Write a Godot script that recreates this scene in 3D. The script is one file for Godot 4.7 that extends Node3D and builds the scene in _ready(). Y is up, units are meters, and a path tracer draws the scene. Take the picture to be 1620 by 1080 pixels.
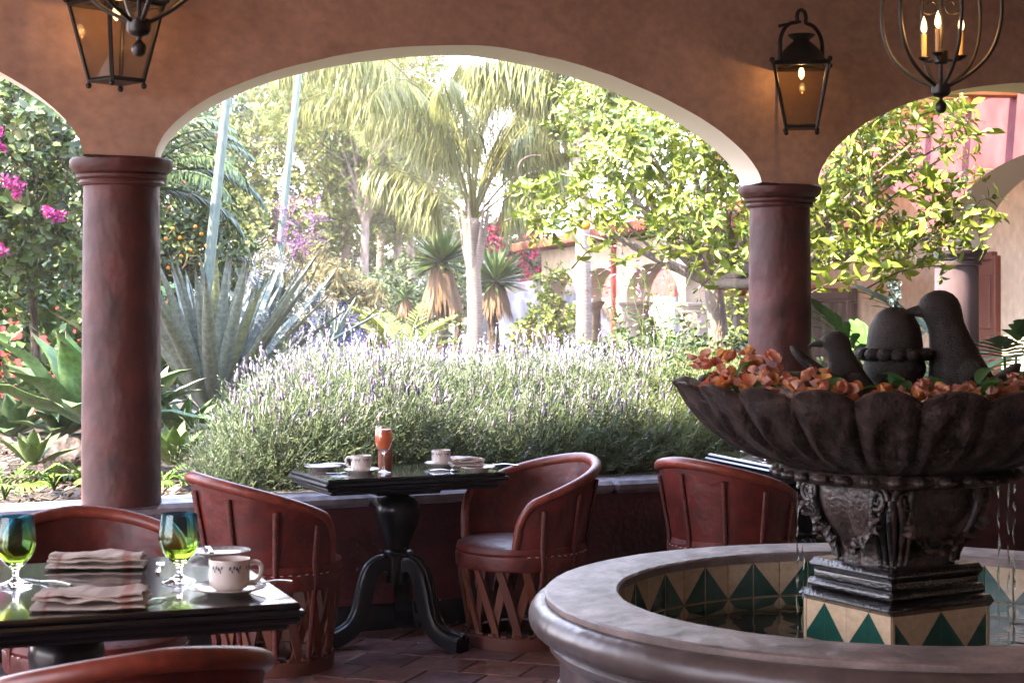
extends Node3D

# A breakfast table in an open loggia that looks out through plaster arches on a sunlit courtyard garden.

const EYE := 1.53
const FOC := 2800.0
const TH := 0.5323                      # angle of the arcade to the picture plane
const TP := 0.4416                      # angle of the low wall and of the tables along it
var O := Vector3(-1.707, 0, -7.73)      # foot of the maroon column
var U := Vector3(cos(TH), 0, -sin(TH))  # along the arcade
var V := Vector3(-sin(TH), 0, -cos(TH)) # out to the garden
var PU := Vector3(cos(TP), 0, -sin(TP))
var PV := Vector3(-sin(TP), 0, -cos(TP))
var PO := Vector3.ZERO                  # a point on the front face of the low wall
var rng := RandomNumberGenerator.new()
var M := {}
var tex := {}
var used := {}


func at(px: float, py: float, depth: float) -> Vector3:   # plan point that was measured as (px, py) at a depth
	return Vector3((px - 810.0) / FOC * depth, EYE + (470.0 - py) / FOC * depth, -depth)


func wall(u: float, y: float, v: float) -> Vector3:        # arcade: u along, v out; its barrel runs a little askew
	return O + U * (u + 0.4 * v) + V * v + Vector3(0, y, 0)


func low(u: float, y: float, v: float) -> Vector3:
	return PO + PU * u + PV * v + Vector3(0, y, 0)


# ---------------------------------------------------------------- mesh builder
class MB:
	var v := PackedVector3Array()
	var i := PackedInt32Array()
	var c := PackedColorArray()
	var color := Color.WHITE
	var tint := false

	func vert(p: Vector3) -> int:
		v.append(p)
		c.append(color)
		return v.size() - 1

	func tri(a: int, b: int, d: int) -> void:
		i.append(a); i.append(b); i.append(d)

	func quad(a: Vector3, b: Vector3, d: Vector3, e: Vector3) -> void:
		var n := v.size()
		vert(a); vert(b); vert(d); vert(e)
		tri(n, n + 1, n + 2); tri(n, n + 2, n + 3)

	func poly(pts: Array, flip := false) -> void:           # a fan
		var n := v.size()
		for p in pts: vert(p)
		for k in range(1, pts.size() - 1):
			if flip: tri(n, n + k + 1, n + k)
			else: tri(n, n + k, n + k + 1)

	# rows of points; rows run "up", points of a row run counter-clockwise seen from above for an outside skin
	func grid(rows: Array, closed := false, colors := []) -> int:
		var n := v.size()
		var w: int = rows[0].size()
		for r in rows.size():
			if colors.size(): color = colors[r]
			for p in rows[r]: vert(p)
		for r in rows.size() - 1:
			for k in (w if closed else w - 1):
				var k2: int = (k + 1) % w
				var a := n + r * w + k
				var b := n + r * w + k2
				var d := n + (r + 1) * w + k2
				var e := n + (r + 1) * w + k
				tri(a, e, d); tri(a, d, b)
		return n

	func lathe(prof: Array, seg := 32, at := Vector3.ZERO, colors := [], sq := 1.0) -> void:
		var rows := []
		for p in prof:
			var row := []
			for k in seg:
				var a := TAU * k / seg
				row.append(at + Vector3(cos(a) * p.x, p.y, -sin(a) * p.x * sq))
			rows.append(row)
		grid(rows, true, colors)

	func tube(path: Array, rad, seg := 8, caps := true, up := Vector3.UP, flat := 1.0) -> void:
		var rows := []
		var n := path.size()
		var prev := Vector3.ZERO
		for k in n:
			var t: Vector3 = (path[mini(k + 1, n - 1)] - path[maxi(k - 1, 0)]).normalized()
			var s := t.cross(up) if prev == Vector3.ZERO else prev - t * prev.dot(t)
			if s.length() < 0.05: s = t.cross(Vector3.RIGHT if absf(t.x) < 0.9 else Vector3.BACK)
			s = s.normalized()
			var w := s.cross(t).normalized()
			prev = s
			var r: float = rad[k] if rad is Array else rad
			var row := []
			for j in seg:
				var a := TAU * j / seg
				row.append(path[k] + s * cos(a) * r - w * sin(a) * r * flat)
			rows.append(row)
		if caps:
			var r0 := []
			var r1 := []
			for j in seg:
				r0.append(path[0]); r1.append(path[n - 1])
			rows.push_front(r0); rows.append(r1)
		grid(rows, true)

	func box(ctr: Vector3, size: Vector3, bev := 0.0, xf := Basis.IDENTITY) -> void:
		var h := size / 2.0
		var b := minf(bev, minf(h.x, minf(h.y, h.z)) * 0.9)
		var f := func(sg: Vector3, ax: int) -> Vector3:
			var p := Vector3.ZERO
			for k in 3: p[k] = sg[k] * (h[k] if k == ax else h[k] - b)
			return p
		var faces := []
		for ax in 3:
			var j: int = (ax + 1) % 3
			var k: int = (ax + 2) % 3
			for s in [-1.0, 1.0]:
				var q := []
				for e in [[-1, -1], [1, -1], [1, 1], [-1, 1]]:
					var sg := Vector3.ZERO
					sg[ax] = s; sg[j] = e[0]; sg[k] = e[1]
					q.append(f.call(sg, ax))
				faces.append(q)
			if b > 0.0:
				for sj in [-1.0, 1.0]:
					for sk in [-1.0, 1.0]:
						var q := []
						for e in [[-1.0, j], [1.0, j], [1.0, k], [-1.0, k]]:
							var sg := Vector3.ZERO
							sg[ax] = e[0]; sg[j] = sj; sg[k] = sk
							q.append(f.call(sg, e[1]))
						faces.append(q)
		if b > 0.0:
			for sx in [-1.0, 1.0]:
				for sy in [-1.0, 1.0]:
					for sz in [-1.0, 1.0]:
						faces.append([f.call(Vector3(sx, sy, sz), 0), f.call(Vector3(sx, sy, sz), 1), f.call(Vector3(sx, sy, sz), 2)])
		for q in faces:
			var m := Vector3.ZERO
			for p in q: m += p
			var nn: Vector3 = (q[2] - q[0]).cross(q[1] - q[0])
			var flip := nn.dot(m) < 0.0
			var w := []
			for p in q: w.append(ctr + xf * p)
			poly(w, flip)

	func ball(ctr: Vector3, r: Vector3, seg := 12, rings := 8) -> void:
		var rows := []
		for k in rings + 1:
			var ph := PI * k / rings - PI / 2
			var row := []
			for j in seg:
				var a := TAU * j / seg
				row.append(ctr + Vector3(cos(a) * cos(ph) * r.x, sin(ph) * r.y, -sin(a) * cos(ph) * r.z))
			rows.append(row)
		grid(rows, true)

	# a leaf blade along a path: half width w(k), folded along the midrib, facing "face"
	func blade(path: Array, widths: Array, face: Vector3, cup := 0.25, across := 2) -> void:
		var rows := []
		var n := path.size()
		for k in n:
			var t: Vector3 = (path[mini(k + 1, n - 1)] - path[maxi(k - 1, 0)]).normalized()
			var s := t.cross(face).normalized()
			var w := s.cross(t).normalized()
			var row := []
			for j in across * 2 + 1:
				var q := float(j) / across - 1.0
				row.append(path[k] + s * q * widths[k] + w * q * q * widths[k] * cup)
			rows.append(row)
		grid(rows)

	func add(o: MB, xf := Transform3D.IDENTITY) -> void:
		var n := v.size()
		for p in o.v: v.append(xf * p)
		c.append_array(o.c)
		for k in o.i: i.append(n + k)

	func mesh(angle := 35.0) -> ArrayMesh:
		var fn := PackedVector3Array()
		var nt := i.size() / 3
		fn.resize(nt)
		var near := {}
		var first := {}
		var id := PackedInt32Array()
		id.resize(v.size())
		for k in v.size():
			var key := Vector3i((v[k] * 20000.0).round())
			if first.has(key): id[k] = first[key]
			else:
				first[key] = k
				id[k] = k
		var faces := []
		faces.resize(v.size())
		for t in nt:
			var a := v[i[t * 3]]
			fn[t] = (v[i[t * 3 + 2]] - a).cross(v[i[t * 3 + 1]] - a)
			for k in 3:
				var q := id[i[t * 3 + k]]
				if faces[q] == null: faces[q] = PackedInt32Array()
				faces[q].append(t)
		var ov := PackedVector3Array()
		var on := PackedVector3Array()
		var oc := PackedColorArray()
		var oi := PackedInt32Array()
		var lim := cos(deg_to_rad(angle))
		for t in nt:
			var me := fn[t]
			if me.length_squared() < 1e-20: continue
			var mn := me.normalized()
			for k in 3:
				var vi := i[t * 3 + k]
				var s := Vector3.ZERO
				for q in faces[id[vi]]:
					var g := fn[q]
					if g.length_squared() > 1e-20 and g.normalized().dot(mn) >= lim: s += g
				s = s.normalized()
				var key := Vector4(vi, roundf(s.x * 50), roundf(s.y * 50), roundf(s.z * 50))
				if near.has(key): oi.append(near[key])
				else:
					near[key] = ov.size()
					oi.append(ov.size())
					ov.append(v[vi]); on.append(s); oc.append(c[vi])
		var a := []
		a.resize(Mesh.ARRAY_MAX)
		a[Mesh.ARRAY_VERTEX] = ov
		a[Mesh.ARRAY_NORMAL] = on
		if tint: a[Mesh.ARRAY_COLOR] = oc
		a[Mesh.ARRAY_INDEX] = oi
		var m := ArrayMesh.new()
		if ov.size(): m.add_surface_from_arrays(Mesh.PRIMITIVE_TRIANGLES, a)
		return m


# ---------------------------------------------------------------- nodes
func numbered(called: String) -> String:
	if not used.has(called):
		used[called] = 0
		return called
	used[called] += 1
	return "%s_%03d" % [called, used[called]]


func tag(o: Node, label: String, category := "", group := "", kind := "") -> Node:
	if label: o.set_meta("label", label)
	if category: o.set_meta("category", category)
	if group: o.set_meta("group", group)
	if kind: o.set_meta("kind", kind)
	return o


func thing(called: String, label: String, category: String, pos := Vector3.ZERO, turn := 0.0, group := "") -> Node3D:
	var o := Node3D.new()
	o.name = numbered(called)
	add_child(o, true)
	o.position = pos
	o.rotation.y = turn
	tag(o, label, category, group)
	return o


func obj(called: String, m, mat: Material, parent: Node = null, angle := 35.0) -> MeshInstance3D:
	var o := MeshInstance3D.new()
	o.mesh = m.mesh(angle) if m is MB else m
	o.material_override = mat
	var p: Node = parent if parent else self
	if p == self: o.name = numbered(called)
	else:
		var n := called
		var k := 0
		while p.has_node(NodePath(n)):
			k += 1
			n = "%s_%03d" % [called, k]
		o.name = n
	p.add_child(o, true)
	return o


func dup(o: Node3D, label := "", group := "") -> Node3D:
	var r: Node3D = o.duplicate()
	var base := str(o.name)
	if base.length() > 4 and base.right(3).is_valid_int(): base = base.left(-4)
	r.name = numbered(base)
	add_child(r, true)
	if label: r.set_meta("label", label)
	if group: r.set_meta("group", group)
	return r


func many(called: String, m: Mesh, mat: Material, xfs: Array, parent: Node = null, cols := []) -> MultiMeshInstance3D:
	var mm := MultiMesh.new()
	mm.transform_format = MultiMesh.TRANSFORM_3D
	mm.use_colors = cols.size() > 0
	mm.mesh = m
	mm.instance_count = xfs.size()
	for k in xfs.size():
		mm.set_instance_transform(k, xfs[k])
		if cols.size(): mm.set_instance_color(k, cols[k])
	var o := MultiMeshInstance3D.new()
	o.multimesh = mm
	o.material_override = mat
	var p: Node = parent if parent else self
	if p == self: o.name = numbered(called)
	else: o.name = called
	p.add_child(o, true)
	o.set_meta("kind", "stuff")
	return o


func rnd(a: float, b: float) -> float:
	return rng.randf_range(a, b)


func facing(dir: Vector3, roll := 0.0) -> Basis:           # local +y along dir
	var y := dir.normalized()
	var x := y.cross(Vector3(0.31, 0.17, 0.93)).normalized()
	if x.length() < 0.1: x = Vector3.RIGHT
	return Basis(x, y, x.cross(y)).rotated(y, roll)


func curve(pts: Array, n: int) -> Array:                     # smooth path through points
	var out := []
	var m := pts.size()
	for k in n:
		var t := float(k) / (n - 1) * (m - 1)
		var a := mini(int(t), m - 2)
		var f := t - a
		out.append(pts[a].cubic_interpolate(pts[a + 1], pts[maxi(a - 1, 0)], pts[mini(a + 2, m - 1)], f))
	return out


func prof(pts: Array, n: int) -> Array:
	return curve(pts, n)


# ---------------------------------------------------------------- materials
func noise_tex(key: String, freq: float, kind := FastNoiseLite.TYPE_SIMPLEX_SMOOTH, oct := 4, lo := 0.0, hi := 1.0, size := 512, normal := false, bump := 4.0) -> NoiseTexture2D:
	if tex.has(key): return tex[key]
	var n := FastNoiseLite.new()
	n.noise_type = kind
	n.frequency = freq
	n.fractal_octaves = oct
	n.seed = key.hash() % 1000
	var t := NoiseTexture2D.new()
	t.width = size
	t.height = size
	t.seamless = true
	t.noise = n
	t.as_normal_map = normal
	t.bump_strength = bump
	if not normal:
		var g := Gradient.new()
		g.set_color(0, Color(lo, lo, lo))
		g.set_color(1, Color(hi, hi, hi))
		t.color_ramp = g
	tex[key] = t
	return t


func mat(key: String, c: Color, rough := 0.8, o := {}) -> StandardMaterial3D:   # c: real-world (linear) base colour
	var m := StandardMaterial3D.new()
	m.resource_name = key
	m.albedo_color = Color(c.r, c.g, c.b).linear_to_srgb()
	m.roughness = rough
	m.metallic = o.get("metal", 0.0)
	m.metallic_specular = o.get("spec", 0.5)
	var sc: Vector3 = o.get("scale", Vector3.ONE)
	m.uv1_triplanar = true
	m.uv1_world_triplanar = o.get("world", true)
	m.uv1_scale = sc
	if o.has("tex"): m.albedo_texture = o.tex
	if o.has("bump"):
		m.heightmap_enabled = true
		m.heightmap_texture = o.bump
		m.heightmap_scale = o.get("depth", 0.4)
	if o.has("rtex"):
		m.roughness_texture = o.rtex
	if o.has("over"):
		m.detail_enabled = true
		m.detail_albedo = o.over
		m.detail_blend_mode = BaseMaterial3D.BLEND_MODE_MUL
		m.detail_uv_layer = BaseMaterial3D.DETAIL_UV_2
		m.uv2_triplanar = true
		m.uv2_world_triplanar = o.get("world", true)
		m.uv2_scale = o.get("over_scale", Vector3.ONE * 0.5)
	if o.get("vc", false): m.vertex_color_use_as_albedo = true
	if o.has("coat"):
		m.clearcoat_enabled = true
		m.clearcoat = o.coat
		m.clearcoat_roughness = o.get("coat_rough", 0.15)
	if o.has("back"):
		m.backlight_enabled = true
		m.backlight = o.back
	if o.has("sss"):
		m.subsurf_scatter_enabled = true
		m.subsurf_scatter_strength = o.sss
	m.cull_mode = BaseMaterial3D.CULL_DISABLED
	M[key] = m
	return m


func glass(key: String, c: Color, scale := 0.05, vc := false) -> StandardMaterial3D:
	var m := StandardMaterial3D.new()
	m.resource_name = key
	m.albedo_color = Color(c.r, c.g, c.b, 0.0)
	m.transparency = BaseMaterial3D.TRANSPARENCY_ALPHA
	m.roughness = 0.0
	m.refraction_enabled = true
	m.refraction_scale = scale
	m.vertex_color_use_as_albedo = vc
	M[key] = m
	return m


func pane(key: String, a: float, c := Color.WHITE) -> StandardMaterial3D:
	var m := StandardMaterial3D.new()
	m.resource_name = key
	m.albedo_color = Color(c.r, c.g, c.b, a)
	m.transparency = BaseMaterial3D.TRANSPARENCY_ALPHA
	m.roughness = 0.05
	M[key] = m
	return m


func glow(key: String, c: Color, e: float) -> StandardMaterial3D:
	var m := StandardMaterial3D.new()
	m.resource_name = key
	m.albedo_color = c
	m.emission_enabled = true
	m.emission = c
	m.emission_energy_multiplier = e
	M[key] = m
	return m


func L(r: float, g: float, b: float) -> Color:
	return Color(r, g, b)


func _ready() -> void:
	rng.seed = 20240611
	PO = O - V * 0.085
	# camera
	var cam := Camera3D.new()
	cam.name = "camera"
	add_child(cam)
	cam.position = Vector3(0, EYE, 0)
	var attr := CameraAttributesPhysical.new()
	attr.exposure_aperture = 8.0
	attr.frustum_focus_distance = 8.3
	attr.frustum_focal_length = 62.0
	attr.frustum_near = 0.05
	attr.frustum_far = 400.0
	cam.attributes = attr
	cam.keep_aspect = Camera3D.KEEP_HEIGHT
	cam.set_frustum(2.0 * 540.0 / FOC * 0.05, Vector2(0, -70.0 / FOC * 0.05), 0.05, 400.0)
	cam.current = true
	# sky
	var sky := ProceduralSkyMaterial.new()
	sky.sky_top_color = Color(0.66, 0.74, 0.9)
	sky.sky_horizon_color = Color(1.0, 0.96, 0.96)
	sky.sky_curve = 0.25
	sky.ground_bottom_color = Color(0.3, 0.27, 0.24)
	sky.ground_horizon_color = Color(0.6, 0.58, 0.56)
	sky.sun_angle_max = 20.0
	sky.energy_multiplier = 1.15
	var env := Environment.new()
	env.background_mode = Environment.BG_SKY
	env.sky = Sky.new()
	env.sky.sky_material = sky
	env.tonemap_mode = Environment.TONE_MAPPER_LINEAR
	env.tonemap_exposure = 12.0
	env.fog_enabled = true
	env.fog_density = 0.0012
	env.fog_light_color = Color(0.97, 0.95, 0.93)
	env.sdfgi_enabled = true
	env.ssao_enabled = true
	env.ssil_enabled = true
	var we := WorldEnvironment.new()
	we.name = "world_environment"
	we.environment = env
	add_child(we)
	# sun: from the left, high, all but along the arcade
	var sun := DirectionalLight3D.new()
	sun.name = "sun"
	add_child(sun)
	sun.light_energy = 1.1
	sun.light_color = Color(1.0, 0.93, 0.82)
	sun.light_angular_distance = 0.5
	sun.shadow_enabled = true
	var dir := (U * 0.74 - V * 0.13 - Vector3(0, 0.86, 0)).normalized()
	sun.look_at_from_position(Vector3.ZERO, dir, Vector3.UP)
	materials()
	loggia()
	furniture()
	tableware()
	fountain()
	lamps()
	buildings()
	garden()


func materials() -> void:
	var fine := noise_tex("fine", 0.03, FastNoiseLite.TYPE_SIMPLEX_SMOOTH, 5, 0.82, 1.0)
	var blotch := noise_tex("blotch", 0.009, FastNoiseLite.TYPE_SIMPLEX_SMOOTH, 5, 0.55, 1.0)
	var grit := noise_tex("grit", 0.06, FastNoiseLite.TYPE_SIMPLEX_SMOOTH, 5, 0.0, 1.0)
	var lump := noise_tex("lump", 0.012, FastNoiseLite.TYPE_SIMPLEX_SMOOTH, 3, 0.0, 1.0)
	var pits := noise_tex("pits", 0.045, FastNoiseLite.TYPE_CELLULAR, 3, 0.0, 1.0)
	var streak := noise_tex("streak", 0.02, FastNoiseLite.TYPE_SIMPLEX_SMOOTH, 4, 0.8, 1.0)
	mat("plaster", L(0.9, 0.58, 0.44), 0.9, {"tex": noise_tex("stain", 0.008, FastNoiseLite.TYPE_SIMPLEX_SMOOTH, 5, 0.82, 1.0), "scale": Vector3(0.45, 0.45, 0.45), "over": fine, "over_scale": Vector3(0.9, 0.9, 0.9), "bump": lump, "depth": 0.5})
	mat("cream_plaster", L(0.74, 0.62, 0.5), 0.9)
	mat("ceiling_plaster", L(0.75, 0.6, 0.48), 0.9, {"tex": fine, "scale": Vector3(0.4, 0.4, 0.4)})
	mat("maroon_column", L(0.14, 0.027, 0.02), 0.62, {"tex": blotch, "scale": Vector3(1.1, 0.7, 1.1), "over": fine, "over_scale": Vector3(3, 2, 3), "bump": lump, "depth": 1.0})
	mat("maroon_wall", L(0.12, 0.018, 0.022), 0.6, {"tex": blotch, "scale": Vector3(0.8, 0.8, 0.8), "bump": grit, "depth": 0.15})
	mat("dark_base", L(0.01, 0.006, 0.008), 0.5, {"tex": blotch})
	mat("coping", L(0.46, 0.41, 0.45), 0.45, {"tex": blotch, "scale": Vector3(1.5, 1.5, 1.5), "bump": lump, "depth": 0.5})
	mat("grout", L(0.12, 0.1, 0.1), 0.9, {"tex": fine})
	for k in 4:
		mat("floor_tile_%d" % k, [L(0.27, 0.125, 0.105), L(0.23, 0.11, 0.1), L(0.31, 0.15, 0.115), L(0.2, 0.1, 0.105)][k], 0.36, {"tex": blotch, "scale": Vector3.ONE * 2.0, "rtex": fine, "bump": lump, "depth": 0.25})
	mat("leather", L(0.21, 0.021, 0.012), 0.55, {"tex": blotch, "scale": Vector3.ONE * 1.6, "over": fine, "over_scale": Vector3.ONE * 6.0, "rtex": fine, "bump": lump, "depth": 0.5, "world": false})
	mat("leather_rim", L(0.3, 0.055, 0.03), 0.42, {"tex": blotch, "scale": Vector3.ONE * 3.0, "bump": pits, "depth": 0.05, "world": false})
	mat("leather_wrap", L(0.2, 0.032, 0.02), 0.45, {"tex": noise_tex("worn", 0.03, FastNoiseLite.TYPE_SIMPLEX_SMOOTH, 4, 0.35, 1.0), "scale": Vector3.ONE * 3.0, "world": false})
	mat("cedar_a", L(0.15, 0.036, 0.014), 0.6, {"tex": streak, "scale": Vector3(6, 1.2, 6), "world": false})
	mat("cedar_b", L(0.11, 0.026, 0.014), 0.6, {"tex": streak, "scale": Vector3(6, 1.2, 6), "world": false})
	mat("stitch", L(0.6, 0.5, 0.42), 0.7)
	mat("black_wood", L(0.003, 0.0035, 0.006), 0.32, {"spec": 0.35, "coat": 0.3, "coat_rough": 0.2})
	mat("table_top", L(0.016, 0.012, 0.01), 0.16, {"tex": noise_tex("top_grain", 0.02, FastNoiseLite.TYPE_SIMPLEX_SMOOTH, 5, 0.2, 1.0), "scale": Vector3(8, 1, 2), "coat": 1.0, "coat_rough": 0.06, "spec": 0.7, "world": false})
	mat("iron", L(0.009, 0.008, 0.008), 0.4)
	mat("rust_iron", L(0.09, 0.03, 0.018), 0.5, {"metal": 0.4})
	mat("china", L(0.62, 0.55, 0.5), 0.2, {"coat": 0.5})
	mat("china_blue", L(0.02, 0.025, 0.07), 0.3)
	mat("silver", L(0.7, 0.69, 0.68), 0.2, {"metal": 1.0})
	mat("linen", L(0.6, 0.5, 0.44), 0.95, {"vc": true, "tex": noise_tex("weave", 0.12, FastNoiseLite.TYPE_SIMPLEX, 2, 0.8, 1.0), "scale": Vector3.ONE * 8.0})
	mat("clay", L(0.33, 0.1, 0.055), 0.8, {"tex": fine, "scale": Vector3.ONE * 4.0, "world": false})
	mat("juice", L(1.0, 0.3, 0.11), 0.3, {"back": Color(0.8, 0.6, 0.5)})
	mat("juice_foam", L(0.9, 0.42, 0.28), 0.7)
	glass("clear_glass", Color(1, 1, 1))
	glass("goblet_glass", Color(1, 1, 1), 0.04, true)
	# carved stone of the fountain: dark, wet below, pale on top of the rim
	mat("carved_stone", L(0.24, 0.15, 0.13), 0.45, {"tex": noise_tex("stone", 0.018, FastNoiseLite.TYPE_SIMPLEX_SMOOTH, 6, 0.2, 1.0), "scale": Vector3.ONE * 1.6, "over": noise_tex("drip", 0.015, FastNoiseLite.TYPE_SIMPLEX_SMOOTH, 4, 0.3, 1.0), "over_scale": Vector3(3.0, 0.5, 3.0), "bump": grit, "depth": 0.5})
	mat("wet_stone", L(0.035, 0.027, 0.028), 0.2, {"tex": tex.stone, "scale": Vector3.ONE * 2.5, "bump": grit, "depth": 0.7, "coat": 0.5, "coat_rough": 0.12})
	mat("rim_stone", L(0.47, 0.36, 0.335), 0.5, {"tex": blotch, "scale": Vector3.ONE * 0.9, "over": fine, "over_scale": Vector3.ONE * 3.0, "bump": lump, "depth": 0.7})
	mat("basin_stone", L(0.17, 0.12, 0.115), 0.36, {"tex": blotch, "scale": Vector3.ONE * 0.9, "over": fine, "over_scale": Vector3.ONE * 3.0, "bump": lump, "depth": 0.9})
	mat("bird_clay", L(0.022, 0.014, 0.014), 0.55, {"tex": blotch, "scale": Vector3.ONE * 5.0, "bump": grit, "depth": 0.6, "world": false})
	mat("glaze_cream", L(0.5, 0.36, 0.24), 0.22, {"tex": fine, "scale": Vector3.ONE * 3.0})
	mat("glaze_green", L(0.018, 0.095, 0.072), 0.16, {"tex": noise_tex("glaze", 0.02, FastNoiseLite.TYPE_SIMPLEX_SMOOTH, 4, 0.4, 1.0), "scale": Vector3.ONE * 3.0})
	mat("tile_grout", L(0.22, 0.15, 0.09), 0.8)
	glass("water", Color(0.86, 0.95, 0.93), 0.033)
	for k in 4:
		mat("petal_%d" % k, [L(0.72, 0.38, 0.28), L(0.68, 0.33, 0.2), L(0.76, 0.46, 0.37), L(0.7, 0.36, 0.12)][k], 0.75, {"back": Color(0.8, 0.5, 0.4), "tex": fine, "scale": Vector3.ONE * 6.0, "world": false})
	mat("petal_leaf", L(0.03, 0.08, 0.025), 0.45, {"back": Color(0.2, 0.4, 0.08)})
	mat("candle", L(0.75, 0.5, 0.2), 0.6, {"sss": 0.2})
	pane("lantern_glass", 0.4, Color(0.3, 0.2, 0.1))
	glow("flame", Color(1.0, 0.86, 0.6), 0.7)
	glow("bulb", Color(1.0, 0.8, 0.5), 1.0)
	# the courtyard
	mat("pink_wall", L(0.36, 0.075, 0.085), 0.9, {"tex": fine, "scale": Vector3.ONE * 0.3, "over": blotch, "over_scale": Vector3.ONE * 0.4})
	mat("red_wall", L(0.5, 0.07, 0.065), 0.9, {"tex": fine, "scale": Vector3.ONE * 0.3})
	mat("cream_wall", L(0.85, 0.68, 0.5), 0.9, {"tex": fine, "scale": Vector3.ONE * 0.3})
	mat("white_wall", L(0.66, 0.64, 0.66), 0.9, {"tex": noise_tex("weather", 0.008, FastNoiseLite.TYPE_SIMPLEX_SMOOTH, 6, 0.35, 1.15), "scale": Vector3(0.5, 0.16, 0.5)})
	mat("pale_stone", L(0.62, 0.48, 0.4), 0.85, {"tex": blotch, "scale": Vector3.ONE * 0.5})
	mat("grey_column", L(0.14, 0.09, 0.1), 0.7, {"tex": blotch, "scale": Vector3(0.6, 0.25, 0.6), "bump": lump, "depth": 0.5})
	mat("door_wood", L(0.2, 0.045, 0.02), 0.5, {"tex": streak, "scale": Vector3(6, 1, 6)})
	mat("frame_wood", L(0.13, 0.055, 0.045), 0.5, {"tex": streak, "scale": Vector3(3, 3, 3)})
	mat("beam_wood", L(0.3, 0.11, 0.03), 0.7, {"tex": streak, "scale": Vector3(1, 3, 3)})
	mat("roof_tile", L(0.42, 0.12, 0.06), 0.85, {"tex": blotch, "scale": Vector3.ONE})
	mat("mirror", L(0.9, 0.9, 0.9), 0.04, {"metal": 1.0})
	mat("mulch_soil", L(0.09, 0.07, 0.055), 0.95, {"tex": noise_tex("soil", 0.05, FastNoiseLite.TYPE_SIMPLEX, 5, 0.3, 1.0), "scale": Vector3.ONE * 0.8, "bump": grit, "depth": 3.0})
	mat("chip", L(0.19, 0.145, 0.12), 0.9, {"vc": true})
	mat("rock", L(0.2, 0.15, 0.14), 0.85, {"tex": tex.stone, "scale": Vector3.ONE * 2.0, "bump": lump, "depth": 2.0})
	var gr := {"vc": true, "back": Color(0.5, 0.5, 0.45)}
	gr["spec"] = 0.4
	mat("leafy", L(1, 1, 1), 0.42, gr)
	mat("waxy", L(1, 1, 1), 0.55, {"spec": 0.35, "vc": true, "tex": noise_tex("waxy", 0.015, FastNoiseLite.TYPE_SIMPLEX_SMOOTH, 5, 0.55, 1.0), "scale": Vector3.ONE * 3.0, "back": Color(0.25, 0.25, 0.25)})
	mat("matte_leaf", L(1, 1, 1), 0.8, {"vc": true, "back": Color(0.4, 0.4, 0.4)})
	mat("bloom", L(1, 1, 1), 0.8, {"vc": true, "back": Color(0.4, 0.4, 0.4)})
	mat("bark", L(0.24, 0.17, 0.13), 0.9, {"tex": tex.stone, "scale": Vector3(3, 0.8, 3), "bump": grit, "depth": 1.5})
	mat("pale_bark", L(0.42, 0.33, 0.27), 0.9, {"tex": blotch, "scale": Vector3(1.5, 0.5, 1.5), "bump": grit, "depth": 1.0})
	mat("palm_bark", L(0.5, 0.39, 0.33), 0.9, {"tex": noise_tex("rings", 0.02, FastNoiseLite.TYPE_SIMPLEX_SMOOTH, 3, 0.6, 1.0), "scale": Vector3(0.4, 5, 0.4), "bump": grit, "depth": 1.5})
	mat("thatch", L(0.8, 0.75, 0.7), 0.95, {"vc": true})
	mat("citrus_fruit", L(0.7, 0.27, 0.02), 0.5, {"bump": grit, "depth": 0.1})
	mat("green_fruit", L(0.2, 0.32, 0.04), 0.5)
	mat("stalk", L(0.17, 0.225, 0.19), 0.6, {"tex": noise_tex("stalk_bloom", 0.02, FastNoiseLite.TYPE_SIMPLEX_SMOOTH, 4, 0.7, 1.0), "scale": Vector3(4, 1, 4)})
	mat("bract", L(0.3, 0.09, 0.06), 0.8)
	mat("hill_green", L(0.09, 0.12, 0.07), 0.95, {"tex": noise_tex("hill_tex", 0.03, FastNoiseLite.TYPE_SIMPLEX_SMOOTH, 5, 0.4, 1.0), "scale": Vector3.ONE * 0.05})


# ---------------------------------------------------------------- the loggia
func arch_curve(c: float, half: float, spring: float, rise: float, nl: float, nr: float, v: float) -> Array:
	var out := []
	var nz := FastNoiseLite.new()
	nz.frequency = 1.6
	for k in 61:
		var a := PI * (1.0 - k / 60.0)
		var n := nl if k < 30 else nr
		var x := signf(cos(a)) * pow(absf(cos(a)), 2.0 / n) * half
		if k == 30: x = 0.0
		var j := 0.011 * nz.get_noise_3d(x * 1.5, v * 4.0, c)
		out.append(wall(c + x * (1.0 - j * 0.4), spring + rise * pow(maxf(sin(a), 0.0), 2.0 / n) * (1.0 - j), v))
	return out


func wobble(m: MB, amount: float, freq: float, sd: int) -> void:   # hand-made unevenness
	var nz := FastNoiseLite.new()
	nz.seed = sd
	nz.frequency = freq
	for k in m.v.size():
		var p := m.v[k]
		var f := 1.0 + amount * nz.get_noise_3d(p.x * 2.0, p.y, p.z * 2.0)
		m.v[k] = Vector3(p.x * f, p.y, p.z * f)


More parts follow.
